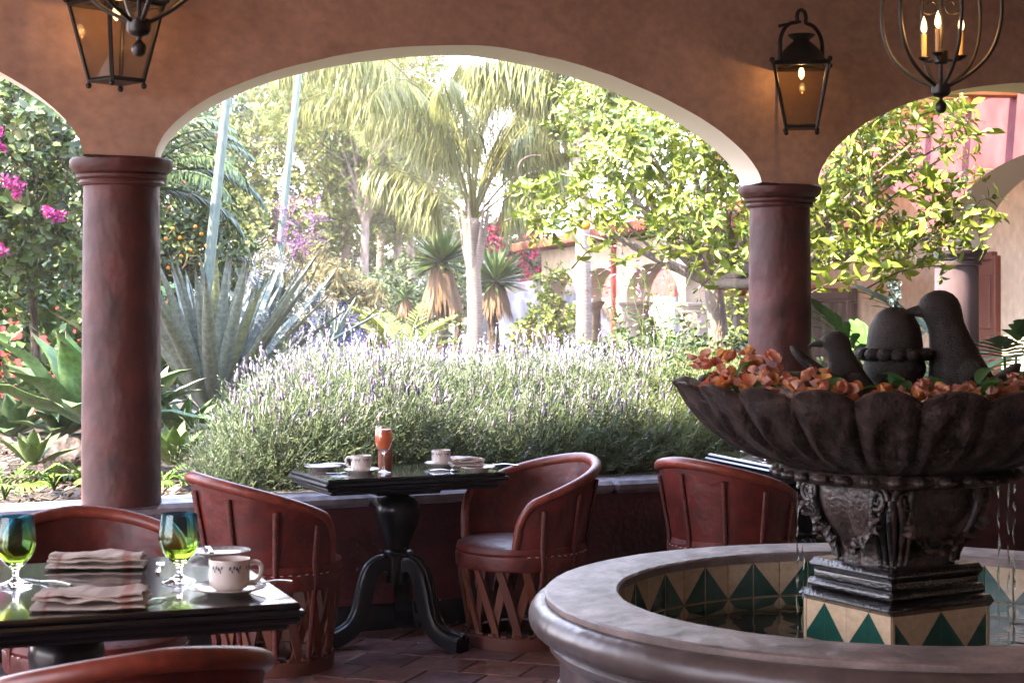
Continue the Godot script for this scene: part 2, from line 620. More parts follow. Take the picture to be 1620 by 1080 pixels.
func loggia() -> void:
	var top := 3.3
	var arches := [[-1.805, 1.65, 2.135, 0.6, 1.75, 1.75], [1.818, 1.656, 2.135, 0.597, 1.75, 1.62], [5.51, 1.65, 2.145, 0.63, 1.75, 1.75]]
	var vf := -0.17
	var vb := 0.2
	var root := thing("arcade_wall", "terracotta plastered arcade wall of wide arches with pale cream soffits", "wall")
	var front := MB.new()
	var back := MB.new()
	var edges := [-6.0]
	for a in arches:
		var cf := arch_curve(a[0], a[1], a[2], a[3], a[4], a[5], vf)
		var cb := arch_curve(a[0], a[1], a[2], a[3], a[4], a[5], vb)
		var tf := []
		var tb := []
		for p in cf: tf.append(Vector3(p.x, top, p.z))
		for p in cb: tb.append(Vector3(p.x, top, p.z))
		front.grid([cf, tf])
		var rb := cb.duplicate()
		var rt := tb.duplicate()
		rb.reverse(); rt.reverse()
		back.grid([rb, rt])
		var s := MB.new()
		var mid := []
		for q in 5:
			var row := []
			for k in cf.size(): row.append(cb[k].lerp(cf[k], q / 4.0))
			mid.append(row)
		s.grid(mid)
		obj("soffit", s, M.cream_plaster, root, 60)
		edges.append(a[0] - a[1]); edges.append(a[0] + a[1])
	edges.append(9.0)
	for k in range(0, edges.size(), 2):
		var y0 := 2.135 if k > 0 and k < edges.size() - 2 else 0.63
		front.grid([[wall(edges[k], y0, vf), wall(edges[k + 1], y0, vf)], [wall(edges[k], top, vf), wall(edges[k + 1], top, vf)]])
		back.grid([[wall(edges[k + 1], y0, vb), wall(edges[k], y0, vb)], [wall(edges[k + 1], top, vb), wall(edges[k], top, vb)]])
		if y0 < 1.0:
			for e in [edges[k], edges[k + 1]]:
				front.grid([[wall(e, y0, vf), wall(e, y0, vb)], [wall(e, 2.135, vf), wall(e, 2.135, vb)]])
	obj("inner_face", front, M.plaster, root)
	obj("garden_face", back, M.cream_plaster, root)
	# columns on the low wall
	var prof := [Vector2(0.0, 0.0), Vector2(0.172, 0.0), Vector2(0.171, 0.3), Vector2(0.169, 0.8), Vector2(0.165, 1.2), Vector2(0.163, 1.385), Vector2(0.178, 1.388), Vector2(0.184, 1.398), Vector2(0.178, 1.41), Vector2(0.181, 1.413), Vector2(0.194, 1.42), Vector2(0.196, 1.43), Vector2(0.188, 1.437), Vector2(0.204, 1.444), Vector2(0.219, 1.462), Vector2(0.2235, 1.482), Vector2(0.222, 1.496), Vector2(0.214, 1.504), Vector2(0.0, 1.505)]
	var names := ["thick maroon plaster column on the low wall behind the green goblets", "maroon column with lilac left flank standing behind the scalloped fountain bowl"]
	for k in 2:
		var t := thing("column", names[k], "column", wall([0.0, 3.667][k], 0.628, 0.0), 0.0, "columns on the low wall")
		var shaft := MB.new()
		shaft.lathe(curve(prof.slice(1, 6), 24), 48)
		wobble(shaft, 0.012, 2.2, k)
		obj("shaft", shaft, M.maroon_column, t)
		var cap := MB.new()
		cap.lathe(prof.slice(5), 64)
		wobble(cap, 0.014, 7.0, k + 5)
		obj("capital", cap, M.maroon_column, t, 28)
	# low wall, its baseboard and coping stones
	var w := thing("low_wall", "dark maroon low wall with pale grey coping below the arches", "wall", PO, TP)
	var m := MB.new()
	m.box(Vector3(1, 0.285, -0.155), Vector3(14, 0.57, 0.31))
	obj("wall_face", m, M.maroon_wall, w)
	m = MB.new()
	m.box(Vector3(1, 0.06, 0.011), Vector3(14, 0.12, 0.022), 0.004)
	obj("baseboard", m, M.dark_base, w)
	var x := -5.8
	while x < 8.0:
		var len := rnd(0.57, 0.68)
		m = MB.new()
		m.box(Vector3(x + len / 2, 0.6 + rnd(-0.0015, 0.0015), -0.147 + rnd(-0.003, 0.003)), Vector3(len - 0.005, 0.06, 0.35), 0.018)
		obj("coping_stone", m, M.coping, w)
		x += len
	# floor: a bed of grout and tiles laid on the diagonal
	var fl := MB.new()
	var a := low(-7, -0.006, 0.02)
	var b := low(9, -0.006, 0.02)
	var c := low(9, -0.006, -12)
	var d := low(-7, -0.006, -12)
	fl.grid([[d, c], [a, b]])
	fl.grid([[a + Vector3.DOWN * 0.2, b + Vector3.DOWN * 0.2], [d + Vector3.DOWN * 0.2, c + Vector3.DOWN * 0.2]])
	var floor := thing("patio_floor", "", "")
	tag(floor, "terracotta tiled patio floor laid on the diagonal", "", "", "structure")
	obj("floor_bed", fl, M.floor_tile_1, floor)
	var bed := MB.new()
	bed.quad(low(-0.7, -0.003, 0.0), low(2.2, -0.003, 0.0), low(2.2, -0.003, -2.6), low(-0.7, -0.003, -2.6))
	obj("grout_bed", bed, M.grout, floor)
	var tile := MB.new()
	tile.box(Vector3(0, -0.012, 0), Vector3(0.254, 0.024, 0.254), 0.005)
	var tm := tile.mesh(30)
	for i in range(-12, 13):
		for j in range(-14, 8):
			var p := low(0.75, 0.0, -1.2) + (PU.rotated(Vector3.UP, PI / 4)) * 0.26 * i + (PV.rotated(Vector3.UP, PI / 4)) * 0.26 * (j + 0.5 * (i % 2))
			var q := p - PO
			if q.dot(PU) < -0.55 or q.dot(PU) > 2.05 or q.dot(PV) > -0.0 or q.dot(PV) < -2.4: continue
			var o := obj("tile", tm, M["floor_tile_%d" % (rng.randi() % 4)], floor)
			o.position = p + Vector3(0, rnd(-0.001, 0.0015) + 0.002, 0)
			o.rotation = Vector3(rnd(-0.003, 0.003), TP + PI / 4, rnd(-0.003, 0.003))
	# ceiling
	var cl := MB.new()
	cl.box(Vector3(1.5, top + 0.08, 5.2), Vector3(15.5, 0.16, 11.2))
	var ce := obj("ceiling", cl, M.ceiling_plaster)
	ce.position = O
	ce.rotation.y = TH
	tag(ce, "plaster ceiling of the loggia", "", "", "structure")
	# the house behind the camera
	var bw := MB.new()
	bw.box(Vector3(1.5, 1.65, 10.7), Vector3(15.5, 3.3, 0.3))
	var bo := obj("house_wall", bw, M.plaster)
	bo.position = O
	bo.rotation.y = TH
	tag(bo, "plaster house wall at the back of the loggia", "wall")
	for e in [[9.15, 5.1, 11.0, "plaster end wall of the loggia at the right"], [-6.15, 8.4, 4.4, "plaster end wall of the loggia at the left, behind the camera"]]:
		var ew := MB.new()
		ew.box(Vector3(e[0], 1.65, e[1]), Vector3(0.3, 3.3, e[2]), 0.0)
		var eo := obj("end_wall", ew, M.plaster)
		eo.position = O
		eo.rotation.y = TH
		tag(eo, e[3], "wall")


# ---------------------------------------------------------------- chairs and tables
const ARM := 2.2      # the barrel back runs this far round to either side
func chair_r(a: float, y: float) -> float:
	var back := 0.5 + 0.5 * cos(a)
	return 0.272 + (0.028 + 0.05 * back) * clampf((y - 0.4) / 0.42, 0.0, 1.2)


func chair_h(a: float) -> float:
	var t := absf(a) / ARM
	var h := 0.8 - 0.19 * pow(t, 1.55)
	if t > 0.86: h = lerpf(0.45, h, sqrt(maxf(0.0, 1.0 - pow((t - 0.86) / 0.14, 2.0))))
	return h


func around(a: float, r: float, y: float) -> Vector3:      # a from the back, local +z is the front
	return Vector3(sin(a) * r, y, -cos(a) * r)


func make_chair(label: String) -> Node3D:
	var t := thing("barrel_chair", label, "chair", Vector3.ZERO, 0.0, "leather barrel chairs")
	var m := MB.new()
	m.lathe([Vector2(0.0, 0.395), Vector2(0.255, 0.395), Vector2(0.283, 0.405), Vector2(0.29, 0.425), Vector2(0.283, 0.447), Vector2(0.25, 0.462), Vector2(0.12, 0.468), Vector2(0, 0.47)], 36)
	obj("seat", m, M.leather, t)
	m = MB.new()
	var rows := []
	var n := 56
	for q in 9:
		var row := []
		for k in n:
			var a := ARM - 2.0 * ARM * k / (n - 1)
			var h := chair_h(a)
			var y := lerpf(0.4, h, q / 8.0)
			row.append(around(a, chair_r(a, y), y))
		rows.append(row)
	m.grid(rows)
	var inner := []
	for q in 9:
		var row := []
		for k in n:
			var a := ARM - 2.0 * ARM * k / (n - 1)
			var y := lerpf(chair_h(a), 0.4, q / 8.0)
			row.append(around(a, chair_r(a, y) - 0.016, y))
		inner.append(row)
	m.grid(inner)
	obj("backrest", m, M.leather, t, 60)
	m = MB.new()
	var path := []
	var rad := []
	for k in 81:
		var a := -ARM + 2.0 * ARM * k / 80
		var y := chair_h(a)
		path.append(around(a, chair_r(a, y) - 0.004, y))
		rad.append(0.019 + 0.006 * pow(maxf(cos(a * 0.7), 0.0), 2.0))
	m.tube(path, rad, 10)
	obj("rim", m, M.leather_rim, t, 60)
	# seat band with its row of stitches
	m = MB.new()
	rows = []
	for p in [Vector2(0.279, 0.352), Vector2(0.287, 0.35), Vector2(0.292, 0.36), Vector2(0.293, 0.405), Vector2(0.289, 0.414), Vector2(0.28, 0.414)]:
		var row := []
		for k in 56: row.append(around(-TAU * k / 56, p.x, p.y))
		rows.append(row)
	m.grid(rows, true)
	obj("seat_band", m, M.leather, t)
	m = MB.new()
	for k in 34:
		var a := -2.0 + 4.0 * k / 33
		m.box(around(a, 0.292 + rnd(-0.001, 0.001), 0.416 + rnd(-0.002, 0.002)), Vector3(0.014, 0.0035, 0.004), 0.001, Basis(Vector3.UP, -a) * Basis(Vector3.BACK, rnd(-0.25, 0.25)))
	tag(obj("stitching", m, M.stitch, t), "", "", "", "stuff")
	# upright staves, wrapped in leather above the seat
	for a in [-1.78, -1.19, -0.6, 0.0, 0.6, 1.19, 1.78]:
		m = MB.new()
		var pts := []
		var hh := chair_h(a) - 0.05
		for q in 9:
			var y := lerpf(0.04, hh, q / 8.0)
			pts.append(around(a, (lerpf(0.236, 0.29, clampf(y / 0.4, 0, 1)) if y < 0.4 else chair_r(a, y) + 0.008), y))
		m.tube(pts, 0.0125, 7, true, Vector3.UP, 0.75)
		obj("stave", m, M.leather_wrap, t, 60)
	# crossed cedar strips
	for k in 15:
		for s in [-1.0, 1.0]:
			m = MB.new()
			var a0: float = TAU * (k + 0.25 * (1.0 + s)) / 15.0
			rows = []
			for q in 6:
				var f := q / 5.0
				var a: float = a0 + s * 0.36 * (f - 0.5)
				var r: float = lerpf(0.226, 0.274, f) + s * 0.006
				var y := lerpf(0.03, 0.375, f)
				var side := around(a, r, y) - around(a + 0.06, r, y)
				var out := around(a, 0.006, 0)
				var w := 0.9 + 0.35 * sin(PI * f)
				rows.append([around(a, r, y) - side * w - out, around(a, r, y) - side * w + out, around(a, r, y) + side * w + out, around(a, r, y) + side * w - out])
			m.grid(rows, true)
			obj("strip", m, M.cedar_a if (k * 7 + int(s)) % 3 else M.cedar_b, t)
	m = MB.new()
	rows = []
	for p in [Vector2(0.2, 0.0), Vector2(0.247, 0.0), Vector2(0.25, 0.006), Vector2(0.252, 0.056), Vector2(0.248, 0.062), Vector2(0.2, 0.062)]:
		var row := []
		for k in 26: row.append(around(-TAU * k / 26, p.x, p.y))
		rows.append(row)
	m.grid(rows, true)
	obj("base_hoop", m, M.cedar_b, t, 20)
	m = MB.new()
	for k in 26: m.box(around(TAU * k / 26, 0.247, 0.066 + rnd(-0.002, 0.004)), Vector3(0.03, 0.014, 0.014), 0.004, Basis(Vector3.UP, -TAU * k / 26))
	tag(obj("lashing", m, M.leather_wrap, t), "", "", "", "stuff")
	return t


func table_legs(t: Node3D, turn: float) -> void:
	var m := MB.new()
	var prof := [Vector2(0.0, 0.27), Vector2(0.05, 0.27), Vector2(0.056, 0.3), Vector2(0.056, 0.395), Vector2(0.064, 0.4), Vector2(0.064, 0.41), Vector2(0.052, 0.416), Vector2(0.05, 0.43), Vector2(0.062, 0.46), Vector2(0.083, 0.51), Vector2(0.097, 0.555), Vector2(0.1, 0.59), Vector2(0.094, 0.618), Vector2(0.076, 0.64), Vector2(0.056, 0.65), Vector2(0.05, 0.66), Vector2(0.058, 0.668), Vector2(0.058, 0.7), Vector2(0.0, 0.7)]
	m.lathe(prof, 36)
	obj("pedestal", m, M.black_wood, t, 32)
	for k in 3:
		m = MB.new()
		var a := turn + TAU * k / 3
		var d := Vector3(cos(a), 0, -sin(a))
		var side := Vector3(-sin(a), 0, -cos(a))
		var path := curve([Vector2(0.03, 0.35), Vector2(0.085, 0.362), Vector2(0.135, 0.325), Vector2(0.16, 0.25), Vector2(0.178, 0.165), Vector2(0.215, 0.095), Vector2(0.275, 0.056), Vector2(0.335, 0.04), Vector2(0.365, 0.036)], 30)
		var rows := []
		for q in path.size():
			var tan: Vector2 = (path[mini(q + 1, 29)] - path[maxi(q - 1, 0)]).normalized()
			var nrm := Vector2(-tan.y, tan.x)
			var f := q / 29.0
			var hw := lerpf(0.034, 0.046, f) * (1.0 if f < 0.97 else 0.82)
			var up := lerpf(0.032, 0.034, f) * (1.0 if f < 0.97 else 0.75)
			var dn := lerpf(0.034, 0.036, f)
			var row := []
			# top with three ridges, flat sides and underside
			for z in [[-1.0, -1.0], [-1.0, 0.35], [-0.86, 0.8], [-0.62, 0.95], [-0.45, 0.68], [-0.28, 1.0], [0.0, 1.12], [0.28, 1.0], [0.45, 0.68], [0.62, 0.95], [0.86, 0.8], [1.0, 0.35], [1.0, -1.0]]:
				var h: float = z[1] * (up if z[1] > 0 else dn)
				var p: Vector2 = path[q] + nrm * h
				p.y = maxf(p.y, 0.001)
				row.append(d * p.x + Vector3(0, p.y, 0) + side * (z[0] * hw))
			rows.append(row)
		m.grid(rows, true)
		var e: Array = rows[29].duplicate()
		m.poly(e)
		obj("leg", m, M.black_wood, t, 38)


func make_table(label: String, pos: Vector3, turn: float, w: float, d: float, leg_turn: float) -> Node3D:
	var t := thing("pedestal_table", label, "table", pos, turn)
	var m := MB.new()
	m.box(Vector3(0, 0.751, 0), Vector3(w, 0.018, d), 0.006)
	m.box(Vector3(0, 0.7355, 0), Vector3(w + 0.024, 0.017, d + 0.024), 0.007)
	m.box(Vector3(0, 0.719, 0), Vector3(w - 0.004, 0.02, d - 0.004), 0.006)
	m.box(Vector3(0, 0.701, 0), Vector3(w - 0.05, 0.02, d - 0.05), 0.006)
	obj("edge_moulding", m, M.black_wood, t, 30)
	m = MB.new()
	m.box(Vector3(0, 0.7605, 0), Vector3(w - 0.012, 0.004, d - 0.012), 0.0018)
	obj("tabletop", m, M.table_top, t)
	m = MB.new()
	m.box(Vector3(0, 0.682, 0), Vector3(0.3, 0.024, 0.28), 0.006)
	obj("top_block", m, M.black_wood, t)
	table_legs(t, leg_turn)
	return t


func furniture() -> void:
	make_table("black pedestal table with a glass of orange juice in the middle of the loggia", Vector3(-0.505, 0, -7.83), TP, 0.83, 0.5, -0.62 - TP)
	make_table("near dark table at the left set with two green goblets and napkins", Vector3(-1.183, 0, -4.696), 0.36, 1.05, 0.92, 0.4)
	make_table("dark table half hidden behind the fountain bowl, folded napkin on top", Vector3(1.39, 0, -8.42), TP - 0.12, 0.62, 0.84, 0.3)
	var c := make_chair("leather barrel chair facing left, between juice table and fountain rim")
	c.position = Vector3(0.04, 0, -7.86)
	c.rotation.y = -PI / 2 + TP + 0.1
	var d := dup(c, "dark red barrel chair behind the white cup, its back to the maroon column")
	d.position = Vector3(-0.99, 0, -7.34)
	d.rotation.y = PI / 2 + TP + 0.1
	d = dup(c, "barrel chair seen from behind, partly hidden by fountain rim at its right")
	d.position = Vector3(1.0, 0, -8.05)
	d.rotation.y = PI / 2 + TP + 0.3
	d = dup(c, "barrel chair behind the folded napkins, only its curved rim above the table")
	d.position = Vector3(-1.34, 0, -5.7)
	d.rotation.y = TP
	d = dup(c, "nearest barrel chair, its blurred rim across the bottom left corner")
	d.position = Vector3(-0.86, 0, -3.86)
	d.rotation.y = -2.64


# ---------------------------------------------------------------- what stands on the tables
const TOP := 0.7628


func wall_round(r: float, a: float, y: float) -> Vector3:
	return Vector3(cos(a) * r, y, -sin(a) * r)


func make_cup(label: String, pos: Vector3, turn: float, s := 1.0) -> Node3D:
	var t := thing("coffee_cup", label, "cup", pos, turn)
	var m := MB.new()
	m.lathe([Vector2(0, 0.004), Vector2(0.03, 0.004), Vector2(0.032, 0), Vector2(0.036, 0.002), Vector2(0.046, 0.01), Vector2(0.0492, 0.022), Vector2(0.0496, 0.05), Vector2(0.0505, 0.074), Vector2(0.0498, 0.0762), Vector2(0.0482, 0.075), Vector2(0.0468, 0.05), Vector2(0.046, 0.02), Vector2(0.04, 0.009), Vector2(0, 0.008)], 36)
	obj("bowl", m, M.china, t, 50)
	m = MB.new()
	m.tube(curve([Vector3(0.047, 0.064, 0), Vector3(0.066, 0.067, 0), Vector3(0.078, 0.055, 0), Vector3(0.076, 0.036, 0), Vector3(0.064, 0.02, 0), Vector3(0.047, 0.018, 0)], 22), 0.0058, 8, true, Vector3.BACK)
	obj("handle", m, M.china, t, 60)
	# blue band of leaves under the lip
	m = MB.new()
	for g in 7:
		var a0 := TAU * g / 7.0 + 0.3
		for k in 6:
			var a: float = a0 + [0.0, 0.1, 0.2, 0.34, 0.42, 0.5][k]
			var y: float = 0.056 + [0.003, -0.004, 0.004, 0.001, -0.005, 0.004][k]
			var l: float = [0.11, 0.08, 0.1, 0.14, 0.08, 0.1][k]
			var tl: float = [0.004, -0.006, 0.005, -0.003, -0.006, 0.005][k]
			var q := []
			for e in [[-0.5, 0.0], [-0.15, -0.5], [0.2, -0.4], [0.5, 0.0], [0.15, 0.5], [-0.2, 0.4]]:
				q.append(wall_round(0.0506, a + e[0] * l * 1.1, y + e[1] * 0.009 + e[0] * tl))
			m.poly(q, true)
	var c := obj("blue_pattern", m, M.china_blue, t)
	tag(c, "blue leaf pattern", "", "", "stuff")
	if s != 1.0: scale_parts(t, s)
	return t


func scale_parts(t: Node3D, s: float) -> void:
	for k in t.get_children(): k.transform = Transform3D(Basis.from_scale(Vector3.ONE * s), k.position * s)


func make_plate(called: String, label: String, cat: String, pos: Vector3, r: float) -> Node3D:
	var m := MB.new()
	m.lathe([Vector2(0, 0.006), Vector2(r * 0.5, 0.005), Vector2(r * 0.52, 0.0), Vector2(r * 0.56, 0.001), Vector2(r * 0.7, 0.008), Vector2(r * 0.98, 0.0165), Vector2(r, 0.019), Vector2(r * 0.985, 0.0205), Vector2(r * 0.72, 0.0135), Vector2(r * 0.6, 0.009), Vector2(0, 0.0085)], 44)
	var t := thing(called, label, cat, pos)
	obj("dish", m, M.china, t, 40)
	m = MB.new()
	m.lathe([Vector2(r * 0.985, 0.0212), Vector2(r * 0.93, 0.0196)], 44)
	m.lathe([Vector2(r * 0.86, 0.0178), Vector2(r * 0.84, 0.0172)], 44)
	for k in 22:
		var a := TAU * k / 22.0
		m.poly([wall_round(r * 0.84, a, 0.0172), wall_round(r * 0.78, a + 0.05, 0.0158), wall_round(r * 0.76, a + 0.12, 0.0153), wall_round(r * 0.82, a + 0.14, 0.0167)])
	tag(obj("blue_band", m, M.china_blue, t), "blue leaf border", "", "", "stuff")
	return t


func make_goblet(label: String, pos: Vector3, turn: float) -> Node3D:
	var t := thing("goblet", label, "goblet", pos, turn)
	var m := MB.new()
	m.tint = true
	var outer := curve([Vector2(0.045, 0.002), Vector2(0.044, 0.006), Vector2(0.02, 0.014), Vector2(0.0095, 0.024), Vector2(0.0095, 0.042), Vector2(0.022, 0.056), Vector2(0.043, 0.08), Vector2(0.0535, 0.108), Vector2(0.054, 0.13), Vector2(0.05, 0.16), Vector2(0.0475, 0.186)], 34)
	outer.push_front(Vector2(0, 0.002))
	var inner := curve([Vector2(0.0452, 0.186), Vector2(0.0475, 0.16), Vector2(0.0512, 0.13), Vector2(0.0505, 0.108), Vector2(0.04, 0.082), Vector2(0.02, 0.062), Vector2(0.0, 0.057)], 22)
	var cols := []
	var g := Gradient.new()
	g.offsets = PackedFloat32Array([0.0, 0.22, 0.32, 0.5, 0.68, 0.82, 1.0])
	g.colors = PackedColorArray([Color(0.97, 0.98, 1.0), Color(0.95, 0.97, 0.93), Color(0.75, 0.88, 0.28), Color(0.6, 0.8, 0.2), Color(0.62, 0.86, 0.56), Color(0.3, 0.7, 0.74), Color(0.1, 0.5, 0.72)])
	for p in outer + inner: cols.append(g.sample(p.y / 0.186))
	m.lathe(outer + inner, 40, Vector3.ZERO, cols)
	obj("glass_body", m, M.goblet_glass, t, 60)
	return t


func make_napkin(label: String, pos: Vector3, turn: float, w: float, d: float, sd: int) -> Node3D:
	var t := thing("napkin", label, "napkin", pos, turn)
	var nz := FastNoiseLite.new()
	nz.seed = sd
	nz.frequency = 6.0
	for l in 3:
		var m := MB.new()
		m.tint = true
		var rows := []
		var cols := []
		var dd := d * (1.0 - 0.09 * l)
		for k in 33:
			var x := (k / 32.0 - 0.5) * w * (1.0 - 0.03 * l)
			var row := []
			for j in 20:
				var a := TAU * j / 20.0
				var z := cos(a)
				z = signf(z) * pow(absf(z), 0.35)
				var y := sin(a)
				y = signf(y) * pow(absf(y), 0.6)
				var lift := 0.003 + 0.009 * l + 0.026 * (0.5 + 0.5 * nz.get_noise_2d(x * 1.2 + l * 0.3, z * 0.08)) * (1.0 if l > 0 else 0.35)
				row.append(Vector3(x, lift + y * 0.0045 + 0.001, z * dd / 2 + 0.006 * nz.get_noise_2d(x, 5.0 + l)))
			rows.append(row)
			var f := k / 32.0
			var red := 1.0 if (f > 0.8 and f < 0.9) or (f > 0.12 and f < 0.15) else 0.0
			cols.append(Color(1, 1, 1).lerp(Color(0.8, 0.42, 0.36), red * 0.8))
		m.grid(rows, true, cols)
		obj("fold", m, M.linen, t, 70)
	return t


func handle_path(l: float) -> Array:
	return curve([Vector3(0, 0.003, 0), Vector3(0, 0.007, l * 0.25), Vector3(0, 0.009, l * 0.55), Vector3(0, 0.004, l)], 14)


func make_cutlery(kind: String, label: String, pos: Vector3, turn: float, l: float) -> Node3D:
	var m := MB.new()
	var hp := handle_path(l * 0.66)
	var rad := []
	for k in 14: rad.append(lerpf(0.0034, 0.0078, pow(k / 13.0, 1.5)))
	if kind == "knife":
		m.tube(hp, rad, 8, true, Vector3.UP, 0.6)
		m.box(Vector3(0, 0.0042, -l * 0.16), Vector3(0.017, 0.0016, l * 0.36), 0.0006)
	elif kind == "spoon":
		m.tube(hp, rad, 8, true, Vector3.UP, 0.45)
		m.ball(Vector3(0, 0.005, -l * 0.15), Vector3(0.016, 0.005, l * 0.17), 14, 8)
	else:
		m.tube(hp, rad, 8, true, Vector3.UP, 0.45)
		m.box(Vector3(0, 0.0045, -l * 0.08), Vector3(0.024, 0.003, l * 0.17), 0.0012)
		for k in 4: m.tube([Vector3(-0.0099 + 0.0066 * k, 0.0045, -l * 0.15), Vector3(-0.0099 + 0.0066 * k, 0.009, -l * 0.25), Vector3(-0.0099 + 0.0066 * k, 0.008, -l * 0.34)], 0.0016, 5)
	var o := obj(kind, m, M.silver, null, 60)
	o.position = pos
	o.rotation.y = turn
	tag(o, label, kind)
	return o


func tableware() -> void:
	var y := TOP
	# near table
	make_goblet("green and blue glass goblet beside the white cup, right of the folded napkins", Vector3(-0.896, y, -4.76), 0.0)
	make_goblet("green and blue glass goblet cut off by the left edge of the photo", Vector3(-1.32, y, -4.7), 1.9)
	make_plate("saucer", "white saucer under the large cup on the near table", "saucer", Vector3(-0.736, y, -4.585), 0.1)
	make_cup("large white cup with blue leaves on the near table, handle to the right", Vector3(-0.733, y + 0.0095, -4.585), 0.12, 1.06)
	make_cutlery("spoon", "spoon lying on the saucer of the large cup, handle to the right", Vector3(-0.665, y + 0.0165, -4.615), 1.95, 0.14)
	make_plate("plate", "white plate with blue border behind the goblet on the near table", "plate", Vector3(-0.862, y, -5.235), 0.088)
	make_cutlery("knife", "butter knife across the plate behind the goblet", Vector3(-0.9, y + 0.018, -5.25), 0.25, 0.15)
	make_napkin("folded striped napkin on the far side of the near table", Vector3(-1.18, y, -5.03), 0.08, 0.27, 0.13, 3)
	make_napkin("folded striped napkin at the front edge of the near table", Vector3(-1.045, y, -4.4), 0.1, 0.275, 0.19, 11)
	make_cutlery("fork", "fork right of the farther folded napkin", Vector3(-1.0, y, -5.02), 0.15, 0.19)
	make_cutlery("fork", "fork in front of the right goblet by the near napkin", Vector3(-0.88, y, -4.5), -0.35, 0.17)
	make_cutlery("knife", "knife beside the foot of the left goblet", Vector3(-1.27, y, -4.76), 0.9, 0.2)
	# table by the low wall
	make_plate("plate", "white plate at the left end of the juice table", "plate", Vector3(-0.84, y, -7.86), 0.082)
	make_cutlery("knife", "knife resting on the plate at the left end of the juice table", Vector3(-0.86, y + 0.019, -7.88), 1.5, 0.2)
	make_cutlery("knife", "knife in front of the left cup on the juice table", Vector3(-0.745, y, -7.69), 1.75, 0.19)
	make_plate("saucer", "white saucer under the left cup on the juice table", "saucer", Vector3(-0.654, y, -7.71), 0.078)
	make_cup("white cup with blue leaves left of the juice glass, handle to the left", Vector3(-0.657, y + 0.0095, -7.71), PI - 0.2, 0.9)
	make_plate("saucer", "white saucer under the right cup on the juice table", "saucer", Vector3(-0.322, y, -8.02), 0.076)
	make_cup("white cup with blue leaves right of the juice glass", Vector3(-0.322, y + 0.0095, -8.02), PI / 2 - 0.3, 0.86)
	make_plate("plate", "white plate at the right end of the juice table", "plate", Vector3(-0.15, y, -7.82), 0.078)
	make_napkin("folded napkin lying partly on the right plate of the juice table", Vector3(-0.2, y + 0.016, -7.86), 0.25, 0.15, 0.08, 5)
	make_cutlery("knife", "knife across the right plate of the juice table", Vector3(-0.09, y + 0.0215, -7.83), 1.2, 0.19)
	make_cutlery("spoon", "spoon left of the right plate on the juice table", Vector3(-0.27, y, -7.8), -1.4, 0.14)
	var g := thing("juice_glass", "stemmed glass full of orange-red juice on the table by the low wall", "glass", Vector3(-0.563, y, -7.74))
	var m := MB.new()
	var outer := curve([Vector2(0.034, 0.002), Vector2(0.033, 0.004), Vector2(0.014, 0.009), Vector2(0.0045, 0.02), Vector2(0.004, 0.075), Vector2(0.008, 0.086), Vector2(0.026, 0.1), Vector2(0.0375, 0.128), Vector2(0.0395, 0.155), Vector2(0.037, 0.185), Vector2(0.0345, 0.206)], 32)
	outer.push_front(Vector2(0, 0.002))
	m.lathe(outer + curve([Vector2(0.0335, 0.206), Vector2(0.036, 0.185), Vector2(0.0384, 0.155), Vector2(0.0364, 0.128), Vector2(0.0248, 0.101), Vector2(0.0, 0.09)], 20), 36)
	obj("glass_body", m, M.clear_glass, g, 60)
	m = MB.new()
	m.lathe([Vector2(0, 0.0905), Vector2(0.0244, 0.1015), Vector2(0.0361, 0.128), Vector2(0.0381, 0.155), Vector2(0.0362, 0.18)], 32)
	obj("juice", m, M.juice, g, 60)
	m = MB.new()
	m.lathe([Vector2(0.0362, 0.18), Vector2(0.0356, 0.19), Vector2(0, 0.1905)], 32)
	obj("foam", m, M.juice_foam, g, 60)
	var v := MB.new()
	v.lathe([Vector2(0, 0), Vector2(0.031, 0), Vector2(0.032, 0.004), Vector2(0.032, 0.132), Vector2(0.0305, 0.136), Vector2(0.0265, 0.136), Vector2(0.0255, 0.13), Vector2(0.0255, 0.03), Vector2(0, 0.03)], 28)
	var vase := thing("bud_vase", "plain terracotta cylinder vase directly behind the juice glass", "vase", Vector3(-0.568, y, -7.93))
	obj("vase_body", v, M.clay, vase)
	v = MB.new()
	for k in 7:
		var a := k * 2.4
		v.tube(curve([Vector3(cos(a) * 0.01, 0.03, sin(a) * 0.01), Vector3(cos(a) * 0.016, 0.15, sin(a) * 0.016), Vector3(cos(a) * rnd(0.02, 0.04), rnd(0.17, 0.2), sin(a) * 0.03)], 6), 0.0011, 4)
	tag(obj("stem", v, M.petal_leaf, vase), "", "", "", "stuff")
	# right table
	make_plate("plate", "plate on the table behind the fountain bowl", "plate", Vector3(1.2, y, -8.62), 0.09)
	make_napkin("folded napkin on the table behind the fountain bowl", Vector3(1.27, y + 0.012, -8.45), 0.35, 0.2, 0.1, 8)
	make_cutlery("knife", "knife at the left edge of the table behind the fountain bowl", Vector3(1.17, y, -8.42), 0.2, 0.2)


# ---------------------------------------------------------------- the fountain
const FC := Vector3(1.24, 0, -5.72)


func front_at(phi: float, r: float, y: float) -> Vector3:   # phi from the side that faces the camera, to the right
	return Vector3(sin(phi) * r, y, cos(phi) * r)


func ripple(r: float, a: float) -> float:
	var p := Vector2(cos(a), sin(a)) * r
	var h := 0.0
	for s in [Vector2(-0.33, 0.0), Vector2(0.36, 0.02), Vector2(0.2, -0.45)]:
		var d := p.distance_to(s)
		h += 0.0022 * sin(d * 95.0) * exp(-d * 5.0)
	return h + 0.0007 * sin(p.x * 34.0 + 2.0 * sin(p.y * 21.0)) + 0.0006 * sin(p.y * 47.0 + p.x * 13.0)


